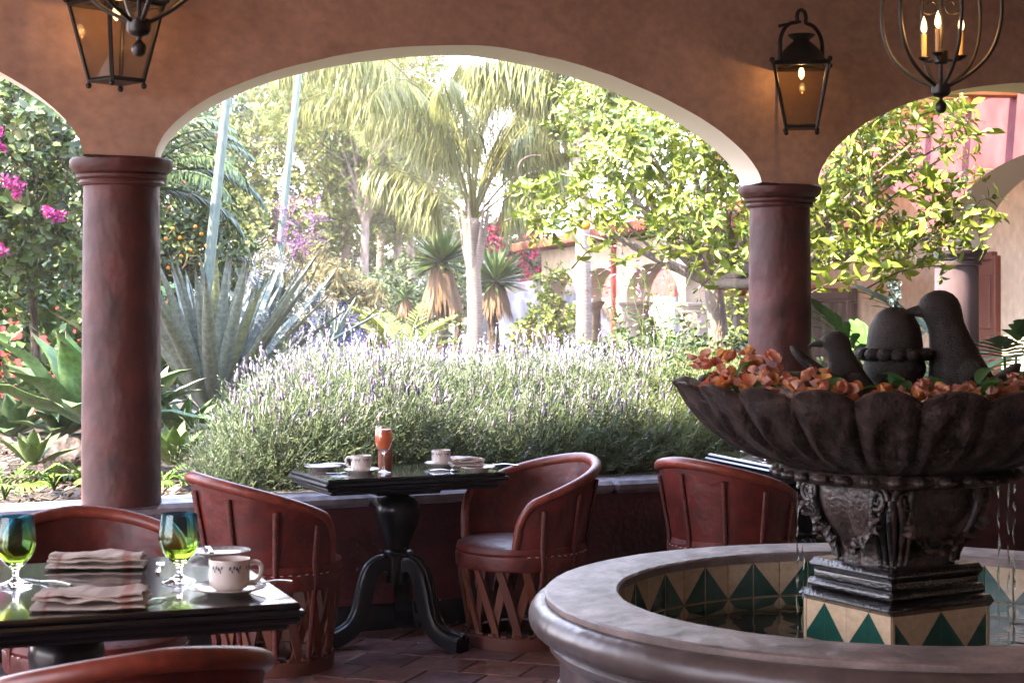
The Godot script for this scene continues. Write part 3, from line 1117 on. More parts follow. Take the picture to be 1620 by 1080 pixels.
func fountain() -> void:
	mat("glaze_tile", L(1, 1, 1), 0.2, {"vc": true, "tex": tex.fine, "scale": Vector3.ONE * 2.0, "coat": 0.4})
	var t := thing("fountain", "round stone fountain basin lined with green and cream tiles, scalloped bowl on carved pedestal", "fountain", FC)
	var m := MB.new()
	var p := [Vector2(1.1, 0.0), Vector2(1.1, 0.06), Vector2(1.085, 0.08), Vector2(1.085, 0.37), Vector2(1.1, 0.395), Vector2(1.12, 0.405), Vector2(1.125, 0.425), Vector2(1.115, 0.44)]
	for k in 11:
		var a := -PI / 2 + PI * 0.92 * k / 10
		p.append(Vector2(1.13 + 0.057 * cos(a), 0.503 + 0.055 * sin(a)))
	p.append(Vector2(1.0, 0.552)); p.append(Vector2(0.925, 0.552)); p.append(Vector2(0.925, 0.2)); p.append(Vector2(0, 0.2))
	m.lathe(p, 120)
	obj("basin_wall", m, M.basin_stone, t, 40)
	m = MB.new()
	var rows := []
	var nz := FastNoiseLite.new()
	nz.frequency = 3.0
	for q in [Vector2(0.895, 0.548), Vector2(1.13, 0.553), Vector2(1.134, 0.56), Vector2(1.134, 0.574), Vector2(1.126, 0.58), Vector2(1.0, 0.581), Vector2(0.902, 0.58), Vector2(0.894, 0.573), Vector2(0.895, 0.548)]:
		var row := []
		for k in 160:
			var a := TAU * k / 160
			var r: float = q.x + 0.004 * nz.get_noise_2d(cos(a) * q.x * 4.0, sin(a) * q.x * 4.0)
			row.append(Vector3(cos(a) * r, q.y, -sin(a) * r))
		rows.append(row)
	m.grid(rows, true)
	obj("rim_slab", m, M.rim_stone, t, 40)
	# carved scroll feet round the outside
	for k in 8:
		m = MB.new()
		var phi := -1.24 + TAU * k / 8
		var path := []
		var rad := []
		for q in 26:
			var a := q * 0.42
			var r := 0.055 * (1.0 - q / 30.0)
			path.append(front_at(phi, 1.135 + r * cos(a), 0.15 + r * sin(a)))
			rad.append(0.02 * (1.0 - q / 40.0))
		m.tube(path, rad, 7)
		obj("scroll_foot", m, M.basin_stone, t, 60)
	# lining tiles, two rows, green points up then down
	var cream := Color(0.72, 0.54, 0.35)
	var green := Color(0.012, 0.085, 0.062)
	var w := TAU * 0.904 / 52
	var variants := []
	for k in 4:
		var flip := 1.0 if k % 2 else -1.0
		var up := 1.0 if k < 2 else -1.0
		var b := MB.new()
		b.tint = true
		b.color = cream
		b.box(Vector3.ZERO, Vector3(w - 0.003, 0.127, 0.014), 0.002)
		b.color = green
		var hw := w / 2 - 0.0025
		b.poly([Vector3(-hw * flip, -0.0615 * up, 0.0075), Vector3(hw * flip, -0.0615 * up, 0.0075), Vector3(hw * flip, 0.0615 * up, 0.0075)], flip * up > 0.0)
		variants.append(b.mesh(30))
	for row in 2:
		for k in 52:
			var phi := TAU * (k + 0.5) / 52 + 0.03
			var o := obj("lining_tile", variants[k % 2 + 2 * row], M.glaze_tile, t)
			o.position = front_at(phi, 0.909, 0.484 - 0.13 * row)
			o.rotation.y = phi + PI + rnd(-0.006, 0.006)
	m = MB.new()
	rows = []
	for y in [0.552, 0.2]:
		var row := []
		for k in 96: row.append(Vector3(cos(TAU * k / 96) * 0.915, y, -sin(TAU * k / 96) * 0.915))
		rows.append(row)
	m.grid(rows, true)
	obj("grout_lining", m, M.tile_grout, t)
	m = MB.new()
	rows = []
	for q in 60:
		var r := 0.912 * (1.0 - q / 59.0)
		var row := []
		for k in 110:
			var a := TAU * k / 110
			row.append(Vector3(cos(a) * r, 0.388 + ripple(r, a), -sin(a) * r))
		rows.append(row)
	m.grid(rows, true)
	var wa := obj("water", m, M.water, t, 80)
	tag(wa, "dark rippled fountain water")
	# tiled plinth
	var turn := TH
	var bs := Basis(Vector3.UP, turn)
	m = MB.new()
	m.box(Vector3(0, 0.374, 0), Vector3(0.396, 0.348, 0.396), 0.0, bs)
	obj("plinth", m, M.tile_grout, t)
	for f in 4:
		var fb := Basis(Vector3.UP, turn + f * PI / 2)
		for row in 2:
			for k in 4:
				var o := obj("plinth_tile", variants[(k + f) % 2 + 2 * row], M.glaze_tile, t)
				o.transform = Transform3D(fb, fb * Vector3((k - 1.5) * 0.1045, 0.484 - 0.13 * row, 0.2))
	m = MB.new()
	for s in [[0.565, 0.036, 0.452, 0.017], [0.601, 0.034, 0.408, 0.012], [0.632, 0.026, 0.37, 0.004], [0.664, 0.038, 0.402, 0.016]]:
		m.box(Vector3(0, s[0], 0), Vector3(s[2], s[1], s[2]), s[3], bs)
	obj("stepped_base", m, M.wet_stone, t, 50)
	pedestal(t, bs)
	# scalloped bowl
	m = MB.new()
	rows = []
	var pr := curve([Vector2(0.3, 0.982), Vector2(0.385, 0.998), Vector2(0.5, 1.036), Vector2(0.59, 1.095), Vector2(0.66, 1.172), Vector2(0.7, 1.243)], 26)
	var cols := 22 * 14
	for q in 26:
		var f := q / 25.0
		var row := []
		for k in cols:
			var phi := TAU * k / cols
			var turns := fposmod(rad_to_deg(phi) + 5.6, 360.0) / (360.0 / 22.0)
			var n := int(turns)
			var lo := (turns - n) * 2.0 - 1.0
			var env := smoothstep(0.03, 0.55, f)
			var bulge := (pow(1.0 - pow(absf(lo), 2.6), 0.6) - 0.72) * 0.085 * env
			var e := 1.0 - pow(lo / 0.62, 2.0) - pow((f - 0.5) / (0.4 if f < 0.5 else 0.34), 2.0)
			if n % 2: e -= 0.12
			bulge -= 0.042 * smoothstep(-0.05, 0.6, e)
			if f > 0.93: bulge += 0.012
			var r: float = pr[q].x * (1.0 + bulge) + 0.002 * nz.get_noise_3d(phi * 9.0, f * 8.0, 0)
			var y: float = pr[q].y + (0.04 * pow(1.0 - lo * lo, 0.7) - 0.022) * smoothstep(0.6, 1.0, f)
			row.append(front_at(phi, r, y))
		rows.append(row)
	for q in 6:
		var row := []
		for k in cols:
			var o: Vector3 = rows[25][k]
			var s: float = [0.98, 0.95, 0.92, 0.88, 0.8, 0.5][q]
			row.append(Vector3(o.x * s, o.y + [0.003, -0.002, -0.02, -0.05, -0.09, -0.12][q], o.z * s))
		rows.append(row)
	m.grid(rows, true)
	obj("scalloped_bowl", m, M.carved_stone, t, 50)
	m = MB.new()
	m.lathe([Vector2(0.2, 0.945), Vector2(0.35, 0.945), Vector2(0.372, 0.952), Vector2(0.38, 0.968), Vector2(0.372, 0.984), Vector2(0.355, 0.99), Vector2(0.3, 0.992)], 72)
	obj("neck_ring", m, M.carved_stone, t, 50)
	for k in 30:
		m = MB.new()
		m.ball(front_at(TAU * k / 30, 0.376, 0.968), Vector3(0.03, 0.016, 0.03), 8, 6)
		obj("carved_bead", m, M.carved_stone, t, 60)
	m = MB.new()
	m.lathe([Vector2(0.66, 1.212), Vector2(0, 1.214)], 40)
	obj("bowl_water", m, M.wet_stone, t)
	birds()
	falling_water()
	flowers()


func pedestal(t: Node3D, bs: Basis) -> void:
	var ys := curve([Vector2(0.152, 0.682), Vector2(0.155, 0.72), Vector2(0.175, 0.765), Vector2(0.202, 0.82), Vector2(0.222, 0.88), Vector2(0.225, 0.945)], 30)
	var m := MB.new()
	var rows := []
	var nz := FastNoiseLite.new()
	nz.frequency = 9.0
	for q in 30:
		var row := []
		for f in 4:
			for k in 40:
				var s := (k + 0.0) / 20.0 - 1.0
				var h: float = ys[q].x
				var fy := q / 29.0
				var p := Vector3(s * h, ys[q].y, h)
				var out := 0.0
				if f % 2:        # ribbed sides
					out += 0.013 * pow(absf(sin(s * 4.9)), 0.6) - 0.008
				else:            # panel between two brackets, a leafy swag hanging in it
					var sw := absf(fy - (0.3 + 0.55 * s * s))
					out += 0.03 * smoothstep(0.16, 0.0, sw) * (0.55 + 0.9 * absf(nz.get_noise_2d(s * 1.3, fy * 1.5)))
					out += 0.014 * smoothstep(0.75, 0.9, absf(s))
					out -= 0.014 * smoothstep(0.72, 0.55, absf(s)) * smoothstep(0.45, 0.6, fy)
				out += 0.003 * nz.get_noise_3d(s * 2.0, fy * 3.0, f)
				p.z += out - 0.24 * h * pow(absf(s), 3.0)
				p.x *= 1.0 - 0.13 * pow(absf(s), 4.0)
				row.append(bs * Basis(Vector3.UP, f * PI / 2) * p)
		rows.append(row)
	m.grid(rows, true)
	obj("pedestal_block", m, M.carved_stone, t, 60)
	# spiral volutes high on the panel corners
	for f in 4:
		for sd in [-1.0, 1.0]:
			m = MB.new()
			var path := []
			var rad := []
			for q in 34:
				var a := q * 0.4
				var r := 0.046 * (1.0 - q / 38.0)
				path.append(bs * Basis(Vector3.UP, f * PI / 2) * Vector3(sd * (0.165 + r * cos(a)), 0.905 + r * sin(a), 0.222 + 0.006 * q / 34.0))
				rad.append(0.0105 * (1.0 - q / 60.0))
			m.tube(path, rad, 7)
			obj("volute", m, M.carved_stone, t, 60)
			# bracket under it that tapers into a foot, three ribs
			for rib in 3:
				m = MB.new()
				var pts := []
				rad = []
				for q in 12:
					var fy := q / 11.0
					var yy := lerpf(0.69, 0.93, fy)
					var h := 0.0
					for z in 29:
						if ys[z].y <= yy and ys[z + 1].y >= yy: h = ys[z].x
					pts.append(bs * Basis(Vector3.UP, f * PI / 2) * Vector3(sd * h * (0.9 - 0.13 * rib), yy, h * (0.86 + 0.05 * rib) + 0.006 + 0.01 * sin(fy * PI)))
					rad.append(lerpf(0.008, 0.016, fy))
				m.tube(pts, rad, 7)
				obj("bracket_rib", m, M.wet_stone if f == 3 else M.carved_stone, t, 60)
		# leaves of the swag
		for k in 26:
			m = MB.new()
			var s := rnd(-0.86, 0.86)
			var fy := 0.3 + 0.55 * s * s + rnd(-0.09, 0.09)
			var q := clampi(int(fy * 29), 0, 29)
			var b := bs * Basis(Vector3.UP, f * PI / 2)
			var c := Vector3(s * ys[q].x, ys[q].y, ys[q].x + 0.022)
			var dirv := Vector3(rnd(-1, 1), rnd(-1, 0.3), 0.25).normalized() * 0.036
			m.blade([b * (c - dirv * 0.5), b * (c - dirv * 0.1 + Vector3(0, 0, 0.008)), b * (c + dirv * 0.3 + Vector3(0, 0, 0.01)), b * (c + dirv * 0.6)], [0.004, 0.013, 0.011, 0.001], b * Vector3(0, 0, 1), 0.5)
			obj("carved_leaf", m, M.carved_stone, t, 60)
	m = MB.new()
	m.box(Vector3(0, 0.94, 0), Vector3(0.43, 0.02, 0.43), 0.008, bs)
	obj("pedestal_cap", m, M.carved_stone, t)


func section_loft(secs: Array, seg := 24) -> MB:             # [x, y, half width, half depth]
	var m := MB.new()
	var rows := []
	for s in secs:
		var row := []
		for k in seg:
			var a := TAU * k / seg
			row.append(Vector3(s[0] + cos(a) * s[2], s[1], -sin(a) * s[3]))
		rows.append(row)
	m.grid(rows, true)
	return m


func birds() -> void:
	var base := Vector3(1.37, 1.215, -5.58)
	var t := thing("dove_figure", "large dark clay dove figure rising above the flowers, beak to the left", "dove figure", base)
	var secs := []
	for s in [[0.07, -0.03, 0.115, 0.095], [0.062, 0.02, 0.115, 0.096], [0.046, 0.07, 0.1, 0.088], [0.03, 0.125, 0.082, 0.075], [0.018, 0.17, 0.07, 0.065], [0.008, 0.205, 0.062, 0.058], [-0.004, 0.235, 0.06, 0.054], [-0.016, 0.262, 0.067, 0.054], [-0.022, 0.288, 0.068, 0.053], [-0.022, 0.31, 0.058, 0.046], [-0.021, 0.326, 0.041, 0.033], [-0.02, 0.336, 0.018, 0.014], [-0.02, 0.338, 0.001, 0.001]]: secs.append(s)
	obj("body", section_loft(secs, 28), M.bird_clay, t, 80)
	var m := MB.new()
	m.tube(curve([Vector3(-0.08, 0.272, 0), Vector3(-0.115, 0.268, 0), Vector3(-0.148, 0.256, 0)], 7), [0.022, 0.019, 0.016, 0.013, 0.0105, 0.0075, 0.002], 10)
	obj("beak", m, M.bird_clay, t, 80)
	for sd in [-1.0, 1.0]:
		m = MB.new()
		m.ball(Vector3(-0.066, 0.288, sd * 0.036), Vector3(0.007, 0.007, 0.004), 8, 6)
		obj("eye", m, M.bird_clay, t, 80)
		m = MB.new()
		m.tube(curve([Vector3(0.02, 0.12, sd * 0.06), Vector3(0.06, 0.075, sd * 0.085), Vector3(0.11, 0.03, sd * 0.08), Vector3(0.16, 0.015, sd * 0.06)], 12), [0.008, 0.022, 0.036, 0.044, 0.047, 0.046, 0.043, 0.038, 0.032, 0.025, 0.017, 0.006], 12, true, Vector3(0, 0, 1), 0.35)
		obj("wing", m, M.bird_clay, t, 80)
	m = MB.new()
	m.tube(curve([Vector3(0.1, 0.02, 0), Vector3(0.17, 0.055, 0), Vector3(0.235, 0.105, 0.0)], 8), [0.03, 0.034, 0.037, 0.039, 0.04, 0.038, 0.03, 0.008], 12, true, Vector3.UP, 0.5)
	obj("tail", m, M.bird_clay, t, 80)
	var d := dup(t, "small dark clay dove figure at the left among the flowers")
	d.position = Vector3(1.02, 1.228, -5.5)
	for k in d.get_children(): k.transform = Transform3D(Basis.from_scale(Vector3(0.68, 0.58, 0.68)), k.position * 0.6)
	var fan: MeshInstance3D = d.get_node("tail")
	fan.transform = Transform3D(Basis(Vector3.UP, PI - 0.3).scaled(Vector3(0.8, 1.0, 0.8)), Vector3(0.03, 0.045, 0.03))
	# egg-shaped jar between them
	var j := thing("egg_jar", "dark rounded clay jar with beaded collar between the two doves", "jar", Vector3(1.212, 1.2, -5.6))
	m = MB.new()
	m.lathe(curve([Vector2(0.06, 0), Vector2(0.075, 0.05), Vector2(0.098, 0.1), Vector2(0.089, 0.15), Vector2(0.087, 0.19), Vector2(0.078, 0.238), Vector2(0.055, 0.277), Vector2(0.026, 0.296), Vector2(0.0, 0.299)], 30), 36)
	obj("jar_body", m, M.bird_clay, j, 60)
	for k in 15:
		m = MB.new()
		m.ball(Vector3(cos(TAU * k / 15) * 0.101, 0.15, sin(TAU * k / 15) * 0.101), Vector3(0.026, 0.021, 0.026), 12, 8)
		obj("collar_bead", m, M.bird_clay, j, 80)


func falling_water() -> void:
	var j := thing("water_jet", "clear bubbling water jet above the clay jar", "water jet", Vector3(1.21, 1.495, -5.6))
	for k in 5:
		var m := MB.new()
		var pts := []
		var rad := []
		for q in 14:
			var f := q / 13.0
			var a := k * 1.3 + f * 3.0
			pts.append(Vector3(cos(a) * (0.013 * (0.4 + f) + (0.004 if k else 0.0)), f * 0.088, sin(a) * 0.012))
			rad.append(0.0075 * (0.7 + 0.5 * sin(f * 14.0 + k * 2.0)) * (1.0 if f < 0.93 else 0.5))
		m.tube(pts, rad, 8)
		obj("strand", m, M.water, j, 80)
	var where := [[Vector3(-0.325, 0.96, 0.05), "thin broken stream of water left of the carved pedestal"], [Vector3(-0.312, 0.74, 0.08), "short drip of water close to the left of the plinth"], [Vector3(0.335, 0.96, 0.0), "stream of water just right of the carved pedestal"], [Vector3(0.352, 0.95, 0.05), "brightest falling stream of water right of the pedestal"], [Vector3(0.385, 0.93, 0.0), "outermost thin stream of water right of the pedestal"]]
	for e in where:
		var t := thing("water_stream", e[1], "water stream", FC + Vector3(e[0].x, 0, e[0].z), 0.0, "streams falling from the bowl")
		var y: float = e[0].y
		while y > 0.41:
			var l := minf(rnd(0.03, 0.1), y - 0.39)
			var m := MB.new()
			var pts := []
			var rad := []
			for q in 9:
				var f := q / 8.0
				pts.append(Vector3(0.002 * sin(y * 40.0 + f * 5.0), y - l * f, 0.002 * cos(f * 7.0)))
				rad.append(0.0038 * sin(PI * clampf(f, 0.04, 0.96)) * rnd(0.8, 1.3))
			m.tube(pts, rad, 7)
			obj("drop", m, M.water, t, 80)
			y -= l + rnd(0.004, 0.03)
	for e in [[Vector3(-0.32, 0.388, 0.06), "churned water where the left stream lands"], [Vector3(0.36, 0.388, 0.03), "churned water where the right streams land"]]:
		var t := thing("splash", e[1], "splash", FC + e[0])
		for k in 16:
			var m := MB.new()
			var a := rnd(0, TAU)
			var r := rnd(0.0, 0.08)
			m.ball(Vector3(cos(a) * r * 1.3, 0.003, sin(a) * r), Vector3(rnd(0.005, 0.018), rnd(0.002, 0.007), rnd(0.005, 0.012)), 8, 5)
			obj("bubble", m, M.water, t, 80)


func zone(phi: float, r: float) -> String:
	if absf(phi) > 1.75: return "at the back behind the jar"
	if phi < -1.0: return "at the far left rim" if r > 0.55 else "left, inside the rim"
	if phi < -0.45: return "at the rim in front of the small dove" if r > 0.55 else "close beside the small dove"
	if phi < 0.1: return "at the front rim below the clay jar" if r > 0.5 else "right in front of the clay jar"
	if phi < 0.6: return "at the front rim below the large dove" if r > 0.5 else "right in front of the large dove"
	return "at the right rim" if r > 0.55 else "right, beside the large dove's tail"


func flowers() -> void:
	var meshes := []
	for v in 4:
		var m := MB.new()
		for k in [3, 4, 3, 5][v]:
			var a: float = TAU * k / [3, 4, 3, 5][v] + rnd(-0.2, 0.2)
			var d := Vector3(cos(a), 0, sin(a))
			var op := rnd(0.25, 0.8)
			var l := rnd(0.034, 0.044)
			var pts := []
			for f in [0.0, 0.3, 0.65, 0.9, 1.06]:
				pts.append(d * (l * f * op + 0.004) + Vector3(0, l * (f * (1.15 - op) - 0.25 * f * f * (op - 0.3)), 0) + Vector3(0, rnd(-0.002, 0.002), 0))
			m.blade(pts, [0.008, 0.02, 0.024, 0.017, 0.003], Vector3.UP * (0.4 + op) - d * 0.9, 0.5, 2)
		m.tube([Vector3.ZERO, Vector3(0, 0.02, 0)], [0.0016, 0.0024], 5)
		meshes.append(m.mesh(70))
	var lm := MB.new()
	lm.blade(curve([Vector3.ZERO, Vector3(0, 0.008, 0.03), Vector3(0, 0.004, 0.062), Vector3(0, -0.008, 0.085)], 7), [0.002, 0.016, 0.023, 0.024, 0.018, 0.009, 0.001], Vector3.UP, 0.3)
	var leaf := lm.mesh(70)
	for k in 320:
		var phi := rnd(-1.75, 1.75)
		var r := sqrt(rnd(0.18, 0.44))
		var pile := 0.03 + 0.075 * smoothstep(-0.45, -1.0, phi) * smoothstep(0.3, 0.5, r) + 0.02 * smoothstep(0.66, 0.5, r)
		if k > 250 and k < 320:
			phi = rnd(-1.15, 1.1)
			r = rnd(0.54, 0.66)
			pile = 0.035
		elif k > 220: 
			phi = rnd(1.75, 4.5)
			pile = 0.03
		if phi > -0.55 and phi < 0.6 and r < 0.5: continue
		var o := obj("bougainvillea_flower", meshes[k % 4], M["petal_%d" % (rng.randi() % 4)])
		o.position = FC + front_at(phi, r, 1.216 + rnd(0.0, pile + 0.012))
		o.basis = (Basis(Vector3.UP, rnd(0, TAU)) * Basis(Vector3.RIGHT, rnd(-0.9, 0.9)) * Basis(Vector3.BACK, rnd(-0.7, 0.7))).scaled(Vector3.ONE * rnd(0.6, 0.95))
		tag(o, "%s papery flower in the bowl, %s" % [["dusky peach", "orange peach", "pale pink", "yellow orange"][int(str(o.material_override.resource_name).right(1))], zone(phi, r)], "flower", "flowers floating in the fountain bowl")
	for k in 75:
		var phi := rnd(-1.8, 1.9)
		var o := obj("bougainvillea_leaf", leaf, M.petal_leaf)
		o.position = FC + front_at(phi, rnd(0.42, 0.66), 1.222 + rnd(0, 0.06))
		o.basis = Basis(Vector3.UP, rnd(0, TAU)) * Basis(Vector3.RIGHT, rnd(-1.0, 0.4))
		tag(o, "dark green leaf among the bowl's flowers, %s" % zone(phi, 0.5), "leaf", "leaves among the floating flowers")
	# yellow petals drifting on the basin
	var pm := MB.new()
	pm.blade([Vector3(-0.014, 0, 0), Vector3(-0.004, 0.003, 0), Vector3(0.006, 0.002, 0), Vector3(0.014, 0.001, 0)], [0.001, 0.008, 0.007, 0.001], Vector3.UP, 0.3, 1)
	var pe := pm.mesh(70)
	mat("yellow_petal", L(0.55, 0.42, 0.03), 0.7)
	for k in 16:
		var o := obj("yellow_petal", pe, M.yellow_petal)
		o.position = FC + Vector3(-0.52 + rnd(-0.12, 0.2), 0.393, 0.3 + rnd(-0.2, 0.22))
		o.rotation.y = rnd(0, TAU)
		tag(o, "small yellow petal drifting on the basin water left of the plinth", "petal", "yellow petals on the basin water")


# ---------------------------------------------------------------- lanterns and chandeliers
func omni(p: Node3D, pos: Vector3, e: float, size := 0.02) -> void:
	var l := OmniLight3D.new()
	l.name = "lamp_light"
	l.position = pos
	l.light_energy = e
	l.light_color = Color(1.0, 0.74, 0.42)
	l.light_size = size
	l.omni_range = 14.0
	l.omni_attenuation = 2.0
	l.shadow_enabled = true
	p.add_child(l, true)


func make_lantern(label: String, pos: Vector3, turn: float) -> void:
	var t := thing("wall_lantern", label, "lantern", pos, TH)
	var rot := Basis(Vector3.UP, turn)
	var ht := 0.138      # half sizes of the square top and bottom
	var hb := 0.078
	var corner := func(k: int, h: float, y: float) -> Vector3:
		return rot * Vector3([-h, h, h, -h][k], y, [h, h, -h, -h][k])
	var fr := MB.new()
	for k in 4:
		fr.tube([corner.call(k, hb, 0.0), corner.call(k, ht, 0.33)], 0.009, 6)
		fr.tube([corner.call(k, hb, 0.01), corner.call((k + 1) % 4, hb, 0.01)], 0.01, 6)
		fr.tube([corner.call(k, ht, 0.33), corner.call((k + 1) % 4, ht, 0.33)], 0.0135, 6)
		fr.ball(corner.call(k, hb * 1.03, -0.012), Vector3.ONE * 0.013, 10, 7)
		fr.ball(corner.call(k, ht * 1.06, 0.345), Vector3.ONE * 0.014, 10, 7)
	fr.box(Vector3(0, 0.004, 0), Vector3(hb * 2, 0.006, hb * 2), 0.0, rot)
	obj("frame", fr, M.iron, t, 50)
	for k in 4:
		var g := MB.new()
		g.quad(corner.call(k, hb * 0.97, 0.016), corner.call((k + 1) % 4, hb * 0.97, 0.016), corner.call((k + 1) % 4, ht * 0.97, 0.318), corner.call(k, ht * 0.97, 0.318))
		obj("pane", g, M.lantern_glass, t)
	var c := MB.new()
	c.lathe([Vector2(0.15, 0.334), Vector2(0.135, 0.35), Vector2(0.12, 0.37), Vector2(0.103, 0.4), Vector2(0.076, 0.43), Vector2(0.054, 0.448), Vector2(0.042, 0.458), Vector2(0.045, 0.466), Vector2(0.062, 0.478), Vector2(0.072, 0.49), Vector2(0.06, 0.494), Vector2(0, 0.494)], 28)
	obj("cap", c, M.iron, t, 50)
	var h := MB.new()
	var pts := [Vector3(-0.14, 0.33, 0), Vector3(-0.141, 0.4, 0), Vector3(-0.138, 0.46, 0), Vector3(-0.115, 0.51, 0), Vector3(-0.075, 0.543, 0), Vector3(-0.03, 0.555, 0), Vector3(-0.03, 0.585, 0), Vector3(-0.02, 0.61, 0), Vector3(0.0, 0.62, 0)]
	var all := curve(pts, 40)
	var right := all.duplicate()
	right.reverse()
	for p in right.slice(1): all.append(Vector3(-p.x, p.y, p.z))
	h.tube(all, 0.0105, 8)
	obj("hoop", h, M.iron, t, 60)
	h = MB.new()
	h.tube([Vector3(0, 0.56, -0.01), Vector3(0, 0.56, -0.18)], 0.009, 6)
	h.tube([Vector3(0, 0.345, -0.08), Vector3(0, 0.345, -0.185)], 0.012, 6)
	obj("bracket", h, M.iron, t)
	var b := MB.new()
	b.lathe(curve([Vector2(0.004, 0.0), Vector2(0.013, 0.012), Vector2(0.016, 0.028), Vector2(0.012, 0.05), Vector2(0.004, 0.062)], 12), 14, Vector3(0.0, 0.26, 0))
	b.lathe([Vector2(0.0, 0.322), Vector2(0.003, 0.3215)], 14)
	obj("bulb", b, M.bulb, t, 60)
	b = MB.new()
	b.tube([Vector3(0, 0.318, 0), Vector3(0, 0.345, 0)], 0.012, 10)
	obj("socket", b, M.iron, t)
	omni(t, Vector3(0, 0.29, 0), 0.004, 0.01)


func chandelier() -> void:
	var t := thing("chandelier", "black iron cage chandelier with three lit candle bulbs at top right", "chandelier", Vector3(1.213, 2.127, -5.0), 0.0, "iron cage chandeliers")
	for k in 6:
		var m := MB.new()
		var a := TAU * k / 6 + 0.62
		var d := Vector3(cos(a), 0, -sin(a))
		var path := []
		for p in curve([Vector2(0.024, 0.0), Vector2(0.083, 0.032), Vector2(0.133, 0.08), Vector2(0.16, 0.142), Vector2(0.168, 0.215), Vector2(0.155, 0.3), Vector2(0.115, 0.39), Vector2(0.06, 0.46), Vector2(0.02, 0.49)], 36):
			path.append(d * p.x + Vector3(0, p.y, 0))
		m.tube(path, 0.0055, 7)
		obj("rib", m, M.iron, t, 60)
	var h := MB.new()
	h.lathe([Vector2(0, -0.078), Vector2(0.008, -0.0765), Vector2(0.014, -0.07), Vector2(0.0165, -0.06), Vector2(0.014, -0.05), Vector2(0.008, -0.044), Vector2(0.005, -0.04), Vector2(0.006, -0.034), Vector2(0.02, -0.03), Vector2(0.0255, -0.022), Vector2(0.0265, -0.02), Vector2(0.0265, 0.004), Vector2(0.021, 0.007), Vector2(0, 0.008)], 24)
	obj("finial", h, M.iron, t, 40)
	h = MB.new()
	h.tube([Vector3(0, 0, 0), Vector3(0, 1.16, 0)], 0.0055, 8)
	h.lathe([Vector2(0, 0.06), Vector2(0.016, 0.062), Vector2(0.02, 0.066), Vector2(0.02, 0.098), Vector2(0.012, 0.102), Vector2(0, 0.103)], 18)
	obj("rod", h, M.iron, t, 40)
	for k in 3:
		var a := -1.95 + TAU * k / 3
		var d := Vector3(cos(a) * 0.06, 0, -sin(a) * 0.06)
		var m := MB.new()
		m.tube(curve([Vector3(0, 0.08, 0), d * 0.6 + Vector3(0, 0.072, 0), d + Vector3(0, 0.078, 0)], 8), 0.0045, 6)
		m.lathe([Vector2(0, 0.076), Vector2(0.01, 0.078), Vector2(0.0175, 0.085), Vector2(0.0165, 0.087), Vector2(0, 0.084)], 16, d)
		obj("candle_arm", m, M.iron, t, 50)
		m = MB.new()
		m.lathe([Vector2(0, 0.085), Vector2(0.0072, 0.085), Vector2(0.0072, 0.152), Vector2(0.0, 0.154)], 14, d)
		obj("candle", m, M.candle, t)
		m = MB.new()
		m.lathe(curve([Vector2(0.0, 0.154), Vector2(0.0068, 0.162), Vector2(0.0082, 0.172), Vector2(0.006, 0.186), Vector2(0.0025, 0.197), Vector2(0.0, 0.204)], 14), 14, d)
		obj("flame_bulb", m, M.flame, t, 60)
		omni(t, d + Vector3(0, 0.172, 0), 0.002, 0.006)
	for s in [-1.0, 1.0]:
		var m := MB.new()
		var pts := []
		for q in 30:
			var a := q * 0.26
			var r := 0.008 + 0.0008 * q
			pts.append(Vector3(s * (0.03 + r * cos(a)), 0.225 + r * sin(a), 0))
		m.tube(pts, 0.0025, 5)
		obj("scroll", m, M.iron, t, 60)
	var d := dup(t, "black iron cage chandelier at top left, only its lower hub and ball in view")
	d.position = Vector3(-0.822, 2.137, -3.9)
	d.rotation.y = 0.35


func lamps() -> void:
	make_lantern("black iron wall lantern above the left column, lit from inside", wall(-0.07, 2.42, -0.17) + V * -0.185, 0.32)
	make_lantern("black iron wall lantern above the right column, bright bulb showing", wall(3.59, 2.405, -0.17) + V * -0.185, 0.86)
	chandelier()


# ---------------------------------------------------------------- houses and walls round the courtyard
func ground_y(p: Vector3) -> float:
	var d := (p - PO).dot(PV)
	return 0.5 + 0.05 * sin(p.x * 1.1) * sin(p.z * 0.8) * smoothstep(0.5, 4.0, d) - 0.25 * smoothstep(14.0, 26.0, d)


